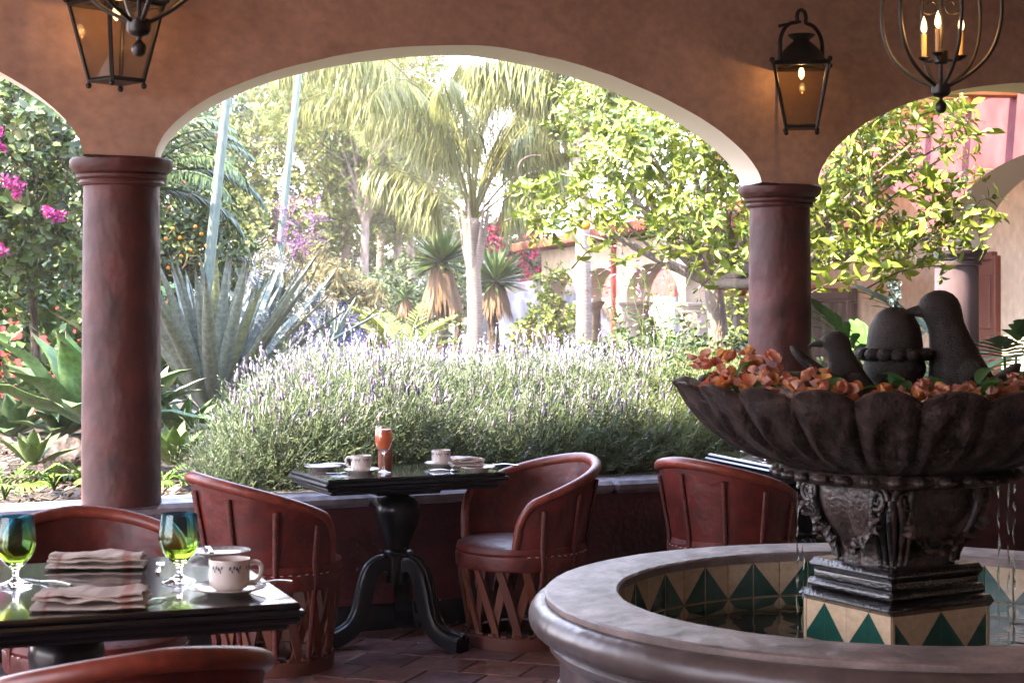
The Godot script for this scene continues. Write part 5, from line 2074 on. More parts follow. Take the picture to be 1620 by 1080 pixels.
func lavender() -> void:
	var t := thing("lavender_bed", "wide bed of silver green lavender in flower behind the juice table", "lavender")
	var leafs := []
	var spikes := []
	for v in 3:
		var m := MB.new()
		for s in 15:
			var a := s * 2.4
			var d := Vector3(cos(a) * rnd(0.1, 0.7), 1, sin(a) * rnd(0.1, 0.7)).normalized()
			var l := rnd(0.2, 0.34)
			var bend := dirv(0.05)
			var base := Vector3(cos(a), 0, sin(a)) * rnd(0, 0.05)
			var cols := greens(Color(0.118, 0.165, 0.105), 3, 0.4)
			m.color = cols[0] * 0.9
			m.tube([base, base + d * l * 0.5 + bend * 0.4, base + d * l + bend], 0.0014, 3, false)
			for k in 17:
				var f := 0.2 + 0.8 * k / 16.0
				var p := base + d * l * f + bend * f * f
				var b := k * 2.1
				m.color = cols[k % 3]
				strip(m, p, (d * 0.9 + Vector3(cos(b), 0.1, sin(b)) * 0.9).normalized(), dirv(), rnd(0.022, 0.042), 0.0019, rnd(-0.006, 0.006))
		leafs.append(raw(m))
		m = MB.new()
		for s in 4:
			var a := s * 1.9 + v
			var d := Vector3(cos(a) * rnd(0.0, 0.45), 1, sin(a) * rnd(0.0, 0.45)).normalized()
			var l := rnd(0.16, 0.32)
			var bend := dirv(0.07)
			m.color = Color(0.2, 0.24, 0.14)
			var tip := d * l + bend
			m.tube([Vector3.ZERO, d * l * 0.5 + bend * 0.3, tip], 0.0012, 3, false)
			var c: Color = [Color(0.22, 0.17, 0.3), Color(0.42, 0.37, 0.5), Color(0.1, 0.07, 0.14), Color(0.5, 0.46, 0.56)][rng.randi() % 4]
			for k in 6:
				m.color = c * rnd(0.75, 1.25)
				var r := 0.0066 * sin(PI * (0.2 + 0.7 * k / 5.0))
				m.ball(tip + d * 0.0062 * k, Vector3(r, 0.0048, r), 6, 3)
			m.color = Color(0.5, 0.42, 0.62)
			for k in 3: strip(m, tip + d * 0.042, (d + dirv(0.5)).normalized(), dirv(), 0.014, 0.0035, 0.0)
		spikes.append(raw(m))
	var lx := [[], [], []]
	var lc := [[], [], []]
	var fx := [[], [], []]
	var fc := [[], [], []]
	var nz := FastNoiseLite.new()
	nz.frequency = 0.9
	for k in 10500:
		var u := rnd(0.35, 4.6)
		var v := 0.42 + 4.0 * pow(rng.randf(), 1.25)
		var p := low(u, 0, v)
		var px := 810.0 + FOC * p.x / -p.z
		var left := 345.0 + 40.0 * smoothstep(0.0, 2.5, v)
		if px < left + 25.0 * nz.get_noise_2d(v * 2.0, 3.0) or px > 1240: continue
		var g := ground_y(p)
		var mound := 0.5 + 0.5 * nz.get_noise_2d(p.x * 1.6, p.z * 1.6) + 0.7 * nz.get_noise_2d(p.x * 4.0, p.z * 4.0 + 9.0)
		if nz.get_noise_2d(p.x * 2.6 + 40.0, p.z * 2.6) < -0.22 and rng.randf() < 0.8: continue
		var top := 0.14 + 0.2 * smoothstep(0.3, 1.3, v) + 0.19 * mound - 0.26 * smoothstep(1.2, 4.0, v)
		top *= smoothstep(left - 20.0, left + 120.0, px) * 0.65 + 0.35
		if px > 930: top *= 0.92
		var y := g - 0.05 + top * pow(rng.randf(), 0.55)
		var outv := (Vector3(rnd(-0.6, 0.6), 1, rnd(-0.6, 0.6)) - PV * 0.65 * smoothstep(1.3, 0.4, v)).normalized()
		var q := k % 3
		p.y = y
		lx[q].append(Transform3D(facing(outv, rnd(0, TAU)).scaled(Vector3.ONE * rnd(0.65, 1.2)), p))
		var gg := rnd(0.75, 1.2)
		var yel := 0.22 * smoothstep(900.0, 1100.0, px)
		lc[q].append(Color(gg * (1.0 + yel), gg * (1.0 + yel * 0.6), gg * (1.0 - yel)))
		if rng.randf() < 0.3 + 0.45 * smoothstep(0.4, 2.2, v) and px < 1060 and (y - g) > top * 0.45:
			fx[q].append(Transform3D(facing((outv + Vector3.UP * 0.8).normalized(), rnd(0, TAU)).scaled(Vector3.ONE * rnd(0.7, 1.35)), p + Vector3(0, rnd(-0.02, 0.07), 0)))
			fc[q].append(Color.WHITE * rnd(0.7, 1.25))
	for q in 3:
		many("foliage" if q == 0 else "foliage_%03d" % q, leafs[q], M.matte_leaf, lx[q], t, lc[q])
		many("flower_spikes" if q == 0 else "flower_spikes_%03d" % q, spikes[q], M.bloom, fx[q], t, fc[q])


func near_plants() -> void:
	# great blue agave and its flower stalks
	var lance := [0.62, 0.72, 0.86, 0.97, 1.0, 0.93, 0.78, 0.56, 0.3, 0.02]
	var ag := agave("blue_agave", "great blue grey agave of long pointed leaves right of the maroon column", at(338, 668, 12.0), 54, 1.42, 0.05, 0.55, 1.5, 0.14, Color(0.22, 0.245, 0.19), Color(0.3, 0.34, 0.28), 0.5, lance)
	ag.rotation.y = 0.4
	agave("blue_agave", "smaller blue grey agave behind the right of the great agave", at(440, 560, 14.5), 24, 0.95, 0.05, 0.7, 1.45, 0.1, Color(0.16, 0.21, 0.19), Color(0.2, 0.26, 0.24), 0.5, lance)
	agave("blue_agave", "pale narrow agave leaves rising behind the right tips of the lavender's left end", at(520, 560, 13.5), 12, 0.55, 0.028, 0.8, 1.4, 0.1, Color(0.24, 0.32, 0.27), Color(0.34, 0.4, 0.32), 0.5, lance)
	for e in [[[at(318, 600, 12.1), at(326, 470, 12.1), at(340, 330, 12.1), at(358, 160, 12.1), at(372, 30, 12.1)], 0.036, "thick blue green agave flower stalk rising from the great agave"], [[at(432, 500, 15.0), at(444, 380, 15.0), at(456, 260, 15.0), at(472, 120, 15.0), at(482, 20, 15.0)], 0.032, "thinner agave flower stalk leaning right of the thick one"]]:
		var t := thing("flower_stalk", e[2], "flower stalk")
		var m := MB.new()
		var pts := curve(e[0], 40)
		var rad := []
		for k in 40: rad.append(e[1] * (1.15 - 0.35 * k / 39.0) * (1.04 if k % 5 == 0 else 1.0))
		m.tube(pts, rad, 12)
		obj("stem", m, M.stalk, t, 60)
		for k in range(4, 38, 3):
			m = MB.new()
			var a := k * 1.9
			var d := Vector3(cos(a), 0, sin(a))
			m.blade([pts[k] + d * e[1] * 0.95, pts[k] + d * e[1] * 1.1 + Vector3(0, 0.05, 0), pts[k] + d * e[1] * 1.25 + Vector3(0, 0.11, 0)], [0.02, 0.015, 0.001], d, -0.3)
			obj("bract", m, M.bract, t, 60)
	# soft agaves with broad leaves
	var spoon := [0.34, 0.42, 0.62, 0.84, 0.98, 1.0, 0.88, 0.64, 0.34, 0.02]
	agave("soft_agave", "large soft agave with broad green leaves left of the maroon column", at(140, 672, 9.9), 24, 0.74, 0.1, 0.15, 1.35, 0.5, Color(0.16, 0.26, 0.17), Color(0.15, 0.28, 0.08), 0.42, spoon, 0.12)
	agave("soft_agave", "soft agave with pale leaves half hidden behind the maroon column's right side", at(232, 655, 10.4), 18, 0.44, 0.05, 0.1, 1.2, 0.7, Color(0.2, 0.27, 0.18), Color(0.42, 0.46, 0.36), 0.3, spoon, 0.1)
	var sa := agave("soft_agave", "small upright green agave on the mulch at the far left", at(50, 735, 9.1), 13, 0.24, 0.034, 0.45, 1.35, 0.2, Color(0.2, 0.27, 0.1), Color(0.13, 0.2, 0.07), 0.4, spoon)
	agave("soft_agave", "small light green agave between maroon column and lavender", at(272, 735, 9.3), 15, 0.29, 0.04, 0.4, 1.3, 0.3, Color(0.25, 0.33, 0.12), Color(0.16, 0.27, 0.08), 0.35, spoon)
	agave("soft_agave", "light green agave above the small one, beside the great agave's foot", at(285, 690, 10.2), 13, 0.34, 0.038, 0.35, 1.2, 0.3, Color(0.2, 0.3, 0.12), Color(0.14, 0.25, 0.08), 0.35, spoon)
	agave("soft_agave", "dark leafy agave low behind the small upright one", at(20, 690, 10.6), 16, 0.4, 0.055, 0.1, 1.2, 0.6, Color(0.09, 0.15, 0.08), Color(0.1, 0.17, 0.06), 0.35, spoon, 0.1)
	agave("soft_agave", "dark leafy agave at the foot of the large soft agave", at(100, 690, 10.3), 14, 0.34, 0.05, 0.1, 1.1, 0.6, Color(0.08, 0.14, 0.08), Color(0.1, 0.16, 0.06), 0.35, spoon, 0.1)
	# lobed philodendron leaves
	for e in [[at(85, 775, 8.75), 0.13, 8, "yellow green lobed philodendron seedling on the mulch left of the column"], [at(150, 790, 8.55), 0.13, 7, "small lobed philodendron close behind the low wall by the column"], [at(262, 770, 8.9), 0.1, 6, "little lobed plant right of the column's foot"], [at(6, 790, 8.6), 0.13, 6, "lobed philodendron at the lower left edge of the photo"]]:
		lobed(e[3], e[0], e[1], e[2], Color(0.15, 0.27, 0.03))
	lobed("big glossy lobed philodendron behind the small dove", Vector3(2.12, 0.62, -9.75), 0.32, 7, Color(0.13, 0.29, 0.07), 0.55)
	lobed("big glossy lobed philodendron right of the large dove", Vector3(2.62, 0.66, -9.3), 0.36, 9, Color(0.17, 0.33, 0.1), 0.85)
	# rocks and fallen twigs
	for e in [[at(105, 728, 9.6), 0.15, "rounded brown rock behind the small agave"], [at(150, 752, 9.0), 0.09, "small brown rock left of the column's foot"]]:
		var m := MB.new()
		m.ball(Vector3.ZERO, Vector3(e[1] * 1.4, e[1] * 0.8, e[1]), 16, 10)
		for k in m.v.size(): m.v[k] *= 1.0 + 0.16 * sin(m.v[k].x * 31.0 + 1.0) * cos(m.v[k].z * 27.0) + 0.08 * sin(m.v[k].y * 60.0)
		var o := obj("rock", m, M.rock, null, 60)
		o.position = e[0]
		tag(o, e[2], "rock")
	for k in 14:
		var m := MB.new()
		var p := low(rnd(-1.2, 0.5), 0, rnd(0.5, 2.2))
		p.y = ground_y(p) + 0.03
		var q := p + Vector3(rnd(-0.3, 0.3), rnd(0, 0.1), rnd(-0.3, 0.3))
		m.tube(curve([p, p.lerp(q, 0.5) + dirv(0.03), q], 6), 0.006, 5)
		tag(obj("twig", m, M.bark, null, 60), "dry twig fallen on the mulch behind the low wall", "twig", "twigs on the mulch")
	# slender flowering shrub right of the lavender
	var t := thing("salvia_shrub", "tall airy salvia with lance leaves and small mauve flowers left of the bowl", "shrub")
	var cols := greens(Color(0.12, 0.23, 0.07), 6, 0.35)
	for k in 26:
		var b := at(rnd(955, 1150), 690, rnd(9.9, 11.4))
		b.y = ground_y(b)
		var tip := at(rnd(935, 1120), rnd(380, 540), -b.z)
		var path := curve([b, b.lerp(tip, 0.5) + dirv(0.06), tip], 12)
		var m := MB.new()
		m.color = Color(0.14, 0.17, 0.07)
		m.tube(path, [0.006, 0.0055, 0.005, 0.0045, 0.004, 0.0036, 0.0032, 0.0028, 0.0024, 0.002, 0.0016, 0.001], 4, false)
		var hi := tip.y > 1.55
		for q in 34:
			var f := 0.12 + 0.88 * q / 33.0
			if hi and f > 0.62 and q % 3: continue
			var x := f * 11
			var p: Vector3 = path[int(minf(x, 10))].lerp(path[int(minf(x, 10)) + 1], x - int(minf(x, 10)))
			var a := q * 2.4
			m.color = cols[rng.randi() % 6]
			leaf6(m, p, Vector3(cos(a), rnd(-0.4, 0.6), sin(a)).normalized(), Vector3.UP + dirv(0.4), rnd(0.06, 0.12) * (1.15 - 0.6 * f), 0.013 * (1.2 - 0.5 * f), 0.3)
		if hi:
			for q in 9:
				m.color = Color(0.3, 0.13, 0.3) if q % 2 else Color(0.42, 0.2, 0.22)
				strip(m, tip - Vector3(0, 0.03 * q, 0) + dirv(0.012), (dirv() + Vector3.UP * 0.3).normalized(), dirv(), 0.034, 0.006, 0.004)
		tag(obj("stem", raw(m), M.leafy, t), "", "", "", "stuff")
	# silver sage and dusky salvia by the agave
	var sil := needle_spray(5, 0.16, 0.05, 0.006, greens(Color(0.27, 0.29, 0.26), 4, 0.15), 0.1)
	var sb := bush("silver_sage", "woolly silver white sage in front of the smaller agave", "shrub", [B(430, 470, 12.6, 0.2, 0.35, 0.2), B(490, 505, 12.6, 0.22, 0.25, 0.2), B(455, 540, 12.3, 0.35, 0.2, 0.25)], 70, [sil], M.matte_leaf, 0.5, 0.9, at(450, 620, 12.5), 0.01)
	var pur := needle_spray(7, 0.2, 0.035, 0.008, greens(Color(0.16, 0.085, 0.2), 4, 0.3), 0.05)
	bush("purple_salvia", "dusky purple salvia spikes beside the thinner flower stalk", "shrub", [B(478, 355, 13.0, 0.16, 0.16, 0.15), B(462, 375, 13.0, 0.12, 0.1, 0.1)], 20, [pur], M.bloom, 0.45, 0.75, at(470, 560, 13.0), 0.008)
	var blu := needle_spray(7, 0.2, 0.03, 0.008, greens(Color(0.14, 0.13, 0.42), 4, 0.3), 0.0)
	bush("blue_salvia", "violet blue salvia spikes at the left end of the cycad", "shrub", [B(530, 525, 14.5, 0.2, 0.12, 0.2), B(495, 530, 14.5, 0.16, 0.12, 0.16)], 60, [blu], M.bloom, 0.5, 0.8, at(520, 590, 14.5), 0.008)
	# cycad with pale stiff fronds
	var cy := thing("cycad", "cycad fan of pale yellow green fronds behind the lavender", "cycad", at(640, 575, 17.0))
	for k in 17:
		var az := PI * (0.04 + 0.92 * k / 16.0) + (0.0 if k % 2 else 0.15)
		var pts := arc(Vector3.ZERO, az if k % 3 else az + 0.6, rnd(0.55, 1.15), rnd(0.65, 0.85), 0.75)
		obj("frond", frond(pts, 44, 0.13, 0.009, greens(Color(0.17, 0.2, 0.04), 4, 0.25), -0.1, 0.012, 0.1), M.leafy, cy)


func lobed(label: String, base: Vector3, size: float, n: int, c: Color, rise := 0.0) -> void:
	var t := thing("philodendron", label, "philodendron", base)
	for k in n:
		var az := k * 2.4 + rnd(-0.3, 0.3)
		var el := rnd(0.5, 1.2)
		var d := Vector3(cos(az) * cos(el), sin(el), -sin(az) * cos(el))
		var foot := d * (size * 0.8 + rise * rnd(0.35, 0.75))
		var m := MB.new()
		m.tint = true
		m.color = c * 0.9
		m.tube(curve([Vector3.ZERO, foot * 0.5 + Vector3(0, 0.03, 0), foot], 6), 0.004 + size * 0.01, 5)
		var g := c * rnd(0.8, 1.25)
		var dd := (d + Vector3(0, -0.5, 0)).normalized()
		var face := (Vector3.UP + dirv(0.3)).normalized()
		var s := dd.cross(face).normalized()
		for q in 7:
			var f := q / 6.0
			for sd in [-1.0, 1.0]:
				m.color = g * rnd(0.9, 1.1)
				var dr: Vector3 = (s * sd * (1.0 - f * 0.85) + dd * (0.35 + f)).normalized()
				var p := foot + dd * size * 0.75 * f
				var l := size * (0.75 - 0.25 * absf(f - 0.4))
				m.blade([p, p + dr * l * 0.35, p + dr * l * 0.7 - Vector3(0, 0.01, 0), p + dr * l - Vector3(0, 0.03, 0)], [size * 0.045, size * 0.06, size * 0.075, size * 0.02], face, 0.15, 1)
		obj("leaf", m, M.waxy, t, 70)


func citrus() -> void:
	var t := thing("citrus_tree", "citrus tree with glossy yellow green leaves in front of the pink gallery", "tree")
	var blobs := [B(905, 330, 13.0, 0.3, 0.28, 0.4), B(960, 250, 12.8, 0.5, 0.42, 0.6), B(1050, 300, 12.4, 0.6, 0.36, 0.7), B(1090, 210, 12.4, 0.6, 0.4, 0.7), B(1150, 330, 12.0, 0.5, 0.4, 0.7), B(1000, 190, 13.0, 0.5, 0.35, 0.7), B(1250, 290, 11.8, 0.45, 0.45, 0.5), B(1330, 260, 11.5, 0.42, 0.4, 0.5), B(1400, 330, 11.3, 0.42, 0.42, 0.4), B(1350, 375, 11.3, 0.36, 0.16, 0.4), B(1460, 240, 11.2, 0.34, 0.28, 0.35), B(1500, 330, 11.0, 0.28, 0.14, 0.25), B(1240, 190, 12.0, 0.5, 0.4, 0.5)]
	var base := at(1140, 575, 12.9)
	base.y = 0.4
	limbs(t, base, at(1128, 440, 12.9), 0.085, blobs, M.pale_bark, 0.03)
	var cols := greens(Color(0.185, 0.235, 0.04), 7, 0.5)
	var sprays := []
	for v in 3: sprays.append(spray(12, 0.21, 0.085, 0.018, cols, 0.3))
	crown(t, "foliage", sprays, M.leafy, blob_places(blobs, 780, 0.3), 0.75, 1.2, 0.3)
	# single leaves on the sprays that reach into the right arch
	var lm := []
	for v in 5:
		var m := MB.new()
		m.color = cols[v]
		m.blade(curve([Vector3.ZERO, Vector3(0, 0.045, 0.006), Vector3(0, 0.09, 0.003), Vector3(0, 0.125, -0.014)], 8), [0.001, 0.014, 0.022, 0.0255, 0.024, 0.018, 0.009, 0.0005], Vector3(0, 0, 1), 0.28)
		lm.append(raw(m))
	var k := 0
	for e in [at(1545, 335, 10.9), at(1520, 170, 11.0), at(1450, 165, 11.1), at(1560, 210, 11.0), at(1485, 420, 10.9), at(1555, 360, 10.7), at(1400, 420, 10.9), at(1310, 425, 11.0), at(1345, 180, 11.3), at(1495, 280, 10.9), at(1290, 380, 11.0), at(1370, 440, 10.9), at(1530, 290, 10.9), at(1430, 380, 10.9), at(1100, 400, 11.6), at(1040, 395, 11.8), at(960, 385, 12.4), at(1160, 430, 11.5), at(870, 345, 12.7), at(850, 290, 12.8)]:
		var from: Vector3 = (e as Vector3) + Vector3(-0.3, -0.1, -0.35) + dirv(0.1)
		var m := MB.new()
		var path := curve([from, from.lerp(e, 0.5) + Vector3(0, 0.04, 0), e], 8)
		m.tube(path, [0.007, 0.006, 0.0055, 0.005, 0.0042, 0.0034, 0.0026, 0.0018], 5)
		obj("twig", m, M.bark, t, 60)
		for q in 14:
			var f := 0.25 + 0.75 * q / 13.0
			var p: Vector3 = path[int(f * 6.99)].lerp(path[int(f * 6.99) + 1], f * 6.99 - int(f * 6.99))
			var a := q * 2.4
			var o := obj("leaf", lm[k % 5], M.leafy, t)
			k += 1
			var d: Vector3 = ((e - from).normalized() * 0.5 + Vector3(cos(a), rnd(-0.5, 0.7), sin(a))).normalized()
			o.transform = Transform3D(facing(d, rnd(0, TAU)).scaled(Vector3.ONE * rnd(0.7, 1.05)), p)
	for e in [[at(928, 356, 12.3), "citrus_fruit"], [at(1322, 312, 10.9), "green_fruit"], [at(1316, 322, 10.9), "green_fruit"], [at(1362, 398, 10.8), "green_fruit"], [at(1376, 388, 10.85), "green_fruit"]]:
		var m := MB.new()
		m.ball(e[0], Vector3(0.033, 0.031, 0.033), 16, 10)
		var o := obj("fruit", m, M[e[1]], t, 80)
		if e[1] == "citrus_fruit": o.set_meta("label", "ripe orange fruit")


func far_trees() -> void:
	var y1 := greens(Color(0.135, 0.145, 0.032), 6, 0.35)
	var y2 := greens(Color(0.085, 0.125, 0.045), 6, 0.35)
	var dk := greens(Color(0.05, 0.1, 0.035), 6, 0.35)
	var s_small := []
	for v in 2: s_small.append(spray(14, 0.4, 0.1, 0.035, y1, 0.3))
	var s_mid := []
	for v in 2: s_mid.append(spray(15, 0.3, 0.07, 0.026, y2, 0.3))
	var s_dark := []
	for v in 2: s_dark.append(spray(12, 0.4, 0.13, 0.045, dk, 0.3))
	var fern := []
	for v in 2: fern.append(needle_spray(9, 0.45, 0.13, 0.014, y1, 0.25))
	# bougainvillea and mandarin at the left
	var bg := bush("bougainvillea", "leafy bougainvillea with magenta flower clusters at the upper left edge", "shrub", [B(40, 220, 11.5, 0.6, 0.5, 0.5), B(80, 330, 11.5, 0.5, 0.45, 0.5), B(-40, 300, 11.5, 0.5, 0.5, 0.5), B(110, 210, 12.5, 0.4, 0.4, 0.4), B(30, 400, 12.0, 0.5, 0.25, 0.4)], 520, s_mid, M.leafy, 0.8, 1.2, at(60, 600, 12.0), 0.03)
	var mag := needle_spray(4, 0.07, 0.035, 0.016, greens(Color(0.3, 0.03, 0.17), 5, 0.35), 0.1)
	var fl := []
	for e in [[-2, 210], [-4, 225], [16, 292], [26, 300], [78, 340], [88, 346], [0, 400]]:
		for k in 4: fl.append([at(e[0] + rnd(-12, 12), e[1] + rnd(-8, 8), 10.85), dirv()])
	crown(bg, "blossom", [mag], M.bloom, fl, 0.35, 0.65)
	var mn := bush("mandarin_tree", "mandarin tree with small orange fruit just right of the maroon column", "tree", [B(280, 320, 15.0, 0.45, 0.42, 0.5), B(260, 410, 15.0, 0.5, 0.35, 0.5), B(310, 400, 15.0, 0.35, 0.35, 0.4), B(230, 340, 15.5, 0.5, 0.5, 0.5), B(330, 460, 15.5, 0.4, 0.3, 0.4)], 560, s_mid, M.leafy, 0.7, 1.1, at(260, 600, 15.2), 0.05)
	for k in 19:
		var m := MB.new()
		m.ball(at(rnd(258, 340), rnd(265, 425), 14.4), Vector3.ONE * 0.016, 10, 7)
		obj("fruit", m, M.citrus_fruit, mn, 80)
	# date palm fronds, dark, at the left of the arch
	var dp := thing("date_palm", "dark curving date palm fronds behind the thick flower stalk", "palm tree", at(205, 300, 14.0))
	for e in [[0.05, 0.9, 1.15, 1.9], [-0.2, 0.7, 1.1, 1.9], [0.25, 1.1, 1.1, 2.0], [-0.35, 0.45, 1.0, 1.6], [0.15, 0.5, 1.2, 1.8], [2.6, 0.7, 0.9, 1.5], [1.6, 1.1, 0.9, 1.5], [-0.1, 1.2, 1.15, 2.1], [0.3, 0.1, 1.0, 1.3]]:
		obj("frond", frond(arc(Vector3.ZERO, e[0], e[1], e[2], e[3]), 90, 0.2, 0.008, greens(Color(0.05, 0.075, 0.03), 4, 0.3), 0.35, 0.02, 0.2), M.leafy, dp)
	var tb := MB.new()
	tb.tube([Vector3(0, -1.9, 0), Vector3(0, 0, 0)], 0.2, 12)
	obj("trunk", tb, M.bark, dp)
	# queen palms
	var pc := greens(Color(0.12, 0.125, 0.03), 5, 0.35)
	var fr := []
	for k in 17: fr.append([k * 2.39996 + rnd(-0.2, 0.2), [1.32, 1.18, 1.4, 1.05][k % 4] + rnd(-0.05, 0.05), rnd(3.25, 3.85), rnd(1.75, 2.15)])
	for e in [[0.1, 0.95, 1.85, 0.9], [3.0, 0.8, 1.7, 1.0], [-0.4, 0.7, 1.55, 0.8]]: fr.append(e)
	var qb := at(749, 580, 23.0)
	palm("tall queen palm with drooping feather fronds in the middle of the arch", qb, at(749, 345, 23.0).y - qb.y, 0.094, fr, 0.56, pc)
	qb = at(921, 640, 20.0)
	fr = []
	for k in 11: fr.append([k * 2.4, rnd(0.7, 1.4), rnd(1.3, 1.9), 1.9])
	palm("smooth pale palm trunk standing in the sun left of the citrus tree", qb, 3.3, 0.082, fr, 0.5, pc)
	# a curled dry spathe hangs beside the citrus and a ribbed cactus stands by the red wall
	var cs := thing("dry_spathe", "curled brown dry palm spathe left of the citrus crown", "palm spathe")
	var cm := MB.new()
	cm.tube(curve([at(858, 246, 19.5), at(838, 247, 19.5), at(824, 256, 19.5), at(820, 270, 19.5), at(828, 286, 19.5)], 16), [0.006, 0.009, 0.011, 0.013, 0.014, 0.015, 0.015, 0.015, 0.014, 0.013, 0.012, 0.011, 0.009, 0.007, 0.005, 0.003], 8)
	obj("spathe", cm, M.bark, cs, 60)
	var ca := thing("column_cactus", "dark green column cactus in front of the red garden wall", "cactus", at(43, 560, 13.2))
	cm = MB.new()
	var crow := []
	for q in 24:
		var f := q / 23.0
		var row := []
		for k in 48:
			var an := TAU * k / 48
			var rr := 0.034 * (1.0 + 0.14 * cos(an * 8.0)) * (sqrt(maxf(0.0, 1.0 - pow(maxf(0.0, (f - 0.94) / 0.06), 2.0))))
			row.append(Vector3(cos(an) * rr, f * 0.86, -sin(an) * rr))
		crow.append(row)
	cm.tint = true
	cm.color = Color(0.04, 0.1, 0.05)
	cm.grid(crow, true)
	obj("stem", cm, M.waxy, ca, 60)
	# yuccas
	yucca("yucca with spiky head and dry skirt left of the tall queen palm", at(698, 560, 24.0), at(698, 415, 24).y - at(698, 560, 24).y, 0.58, 230, 0.8)
	yucca("yucca with spiky head right of the tall queen palm's trunk", at(784, 570, 26.0), at(784, 445, 26).y - at(784, 570, 26).y, 0.56, 230, 0.6)
	yucca("small yucca between the cycad and the slender trees", at(641, 560, 24.0), at(641, 470, 24).y - at(641, 560, 24).y, 0.27, 80, 0.3)
	yucca("yucca with long dry skirt half behind the tall queen palm's trunk", at(722, 560, 29.0), at(722, 440, 29).y - at(722, 560, 29).y, 0.42, 130, 0.8)
	# red bougainvillea by the white wall
	var rb := bush("bougainvillea", "dark red bougainvillea over the white garden wall", "shrub", [B(812, 395, 36.0, 0.6, 0.6, 0.6), B(850, 420, 36.0, 0.55, 0.4, 0.5), B(790, 430, 36.0, 0.4, 0.35, 0.5), B(820, 350, 36.0, 0.3, 0.25, 0.3)], 420, s_mid, M.leafy, 0.8, 1.3, at(825, 540, 36.3), 0.05)
	fl = []
	for e in blob_places([B(812, 395, 36.0, 0.65, 0.65, 0.6), B(850, 420, 36.0, 0.6, 0.45, 0.5)], 330, 0.8): fl.append(e)
	crown(rb, "blossom", [needle_spray(4, 0.12, 0.07, 0.035, greens(Color(0.36, 0.03, 0.09), 5, 0.3), 0.1)], M.bloom, fl, 0.7, 1.1)
	# airy slender trees
	for e in [[545, 300, 31.0, 150, "slender pale trunk tree with airy yellow green leaves, leftmost of the grove"], [600, 280, 33.0, 170, "slender forked tree with airy leaves in the middle of the grove"], [650, 350, 35.0, 130, "slender tree with airy leaves left of the queen palm"], [500, 290, 36.0, 160, "tall airy tree behind the thinner flower stalk"], [572, 240, 29.5, 60, "slim nearer tree with few leaves in the left half of the grove"], [628, 340, 30.5, 60, "slim nearer tree with few leaves right of the grove's middle"], [676, 360, 32.0, 50, "slim bare trunked tree just left of the left yucca"]]:
		var t := thing("slender_tree", e[4], "tree")
		var z: float = e[2]
		var base := at(e[0], 560, z)
		base.y = 0.2
		var blobs := []
		for k in 7: blobs.append(B(e[0] + rnd(-80, 80), e[1] + rnd(-180, 20), z + rnd(-1.5, 1.5), rnd(0.5, 0.9), rnd(0.35, 0.6), 0.7))
		limbs(t, base, at(e[0] + rnd(-6, 6), 350, z), 0.09, blobs, M.pale_bark, 0.12)
		crown(t, "foliage", fern, M.leafy, blob_places(blobs, int(e[3] * 1.5), 0.2), 0.7, 1.2, 0.35)
	# jacaranda: sparse, with violet blossom
	var jb := [B(540, 140, 40.0, 1.2, 0.8, 1.0), B(450, 180, 40.0, 1.2, 0.8, 1.0), B(580, 210, 40.0, 1.2, 0.6, 1.0), B(490, 110, 40.0, 1.0, 0.6, 1.0)]
	var jt := bush("jacaranda_tree", "sparse jacaranda with violet blossom high behind the grove", "tree", jb, 230, fern, M.leafy, 0.8, 1.3, at(560, 560, 40.0), 0.14, "pale_bark")
	crown(jt, "blossom", [needle_spray(4, 0.2, 0.1, 0.05, greens(Color(0.3, 0.25, 0.5), 5, 0.25), 0.1)], M.bloom, blob_places(jb, 130, 0.7), 0.6, 1.1)
	# leafy masses behind
	bush("shade_tree", "dense light green tree behind the thick flower stalk", "tree", [B(390, 290, 30.0, 0.8, 0.6, 0.9), B(460, 340, 30.0, 0.9, 0.6, 0.9), B(340, 260, 31.0, 0.7, 0.7, 0.8), B(420, 400, 29.0, 1.0, 0.6, 0.8), B(350, 380, 29.0, 0.8, 0.6, 0.8)], 950, s_small, M.leafy, 0.8, 1.3, at(410, 580, 30.0), 0.12)
	bush("dark_tree", "dark green tree high at the left end of the middle arch", "tree", [B(300, 190, 36.0, 1.0, 0.8, 0.9), B(260, 250, 36.0, 1.2, 1.0, 0.9), B(330, 230, 37.0, 0.7, 0.5, 0.9)], 380, s_dark, M.leafy, 0.9, 1.4, at(290, 580, 36.0), 0.15)
	bush("shade_tree", "silvery green tree filling the left arch behind the bougainvillea", "tree", [B(20, 200, 19.0, 0.9, 0.8, 0.8), B(110, 160, 19.0, 0.8, 0.7, 0.8), B(-70, 230, 19.0, 0.9, 0.9, 0.8), B(100, 280, 18.5, 0.8, 0.7, 0.7), B(0, 330, 18.5, 0.9, 0.7, 0.7), B(150, 380, 18.0, 0.7, 0.6, 0.7)], 900, s_small, M.leafy, 0.8, 1.2, at(60, 600, 19.0), 0.1)
	bush("shade_tree", "yellow green tree behind the grove's trunks", "tree", [B(560, 400, 38.0, 1.2, 0.8, 0.8), B(650, 380, 38.0, 1.1, 0.8, 0.8), B(480, 410, 38.0, 1.1, 0.8, 0.8), B(600, 310, 39.0, 1.2, 0.8, 0.8), B(700, 330, 39.0, 0.8, 0.7, 0.8), B(735, 430, 38.0, 1.0, 0.8, 0.6)], 820, s_small, M.leafy, 0.9, 1.4, at(590, 580, 38.0), 0.12)
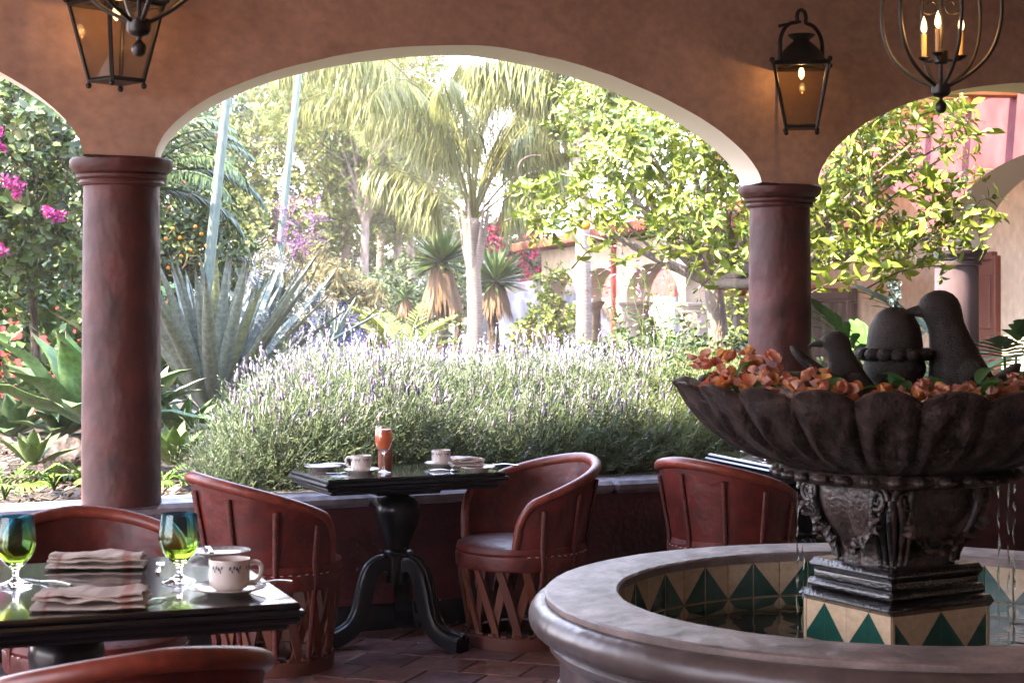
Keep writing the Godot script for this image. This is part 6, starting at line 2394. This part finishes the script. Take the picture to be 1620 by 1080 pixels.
	bush("shrub", "straw coloured shrub behind the smaller agave", "shrub", [B(515, 460, 19.0, 0.35, 0.25, 0.4), B(480, 430, 19.5, 0.3, 0.22, 0.4), B(550, 490, 19.0, 0.35, 0.22, 0.4)], 190, [needle_spray(7, 0.3, 0.12, 0.008, greens(Color(0.13, 0.115, 0.055), 4, 0.35), 0.3)], M.matte_leaf, 0.7, 1.1, at(515, 570, 19.0), 0.02)
	bush("shrub", "green hedge of mixed shrubs at the back of the garden", "shrub", [B(600, 500, 25.0, 0.7, 0.4, 0.4), B(560, 480, 26.0, 0.7, 0.4, 0.4), B(690, 500, 25.0, 0.5, 0.35, 0.4), B(660, 455, 27.0, 0.5, 0.4, 0.4)], 420, s_mid, M.leafy, 0.8, 1.2, at(620, 575, 25.5), 0.03)
	bush("shrub", "bright yellow green shrub between white wall and pale palm trunk", "shrub", [B(875, 525, 21.0, 0.3, 0.28, 0.3), B(855, 545, 21.0, 0.3, 0.2, 0.3), B(870, 460, 21.5, 0.12, 0.25, 0.12)], 260, [spray(10, 0.2, 0.06, 0.024, greens(Color(0.14, 0.16, 0.03), 5, 0.3), 0.2)], M.leafy, 0.7, 1.1, at(870, 590, 21.0), 0.02)
	bush("shrub", "yellow green shrub between citrus trunk and the right column", "shrub", [B(1168, 530, 15.0, 0.14, 0.3, 0.2), B(1172, 590, 14.5, 0.2, 0.3, 0.2)], 150, [spray(10, 0.2, 0.06, 0.024, greens(Color(0.14, 0.17, 0.03), 5, 0.3), 0.2)], M.leafy, 0.7, 1.1, at(1170, 640, 15.0), 0.012)
	bush("shrub", "low shrub with pale leaves on the soil left of the great agave", "shrub", [B(210, 560, 12.5, 0.4, 0.35, 0.3), B(60, 540, 12.6, 0.6, 0.35, 0.3), B(120, 470, 13.2, 0.5, 0.3, 0.3)], 330, [spray(9, 0.26, 0.1, 0.045, greens(Color(0.12, 0.19, 0.07), 5, 0.35), 0.2)], M.leafy, 0.7, 1.1, at(120, 660, 12.6), 0.02)
	bush("shrub", "green bank of shrubs under the citrus tree", "shrub", [B(1090, 590, 14.0, 0.5, 0.25, 0.3), B(1010, 590, 15.5, 0.6, 0.25, 0.3), B(1200, 600, 12.8, 0.4, 0.25, 0.3)], 300, s_mid, M.leafy, 0.6, 1.0, at(1100, 650, 14.0), 0.02)
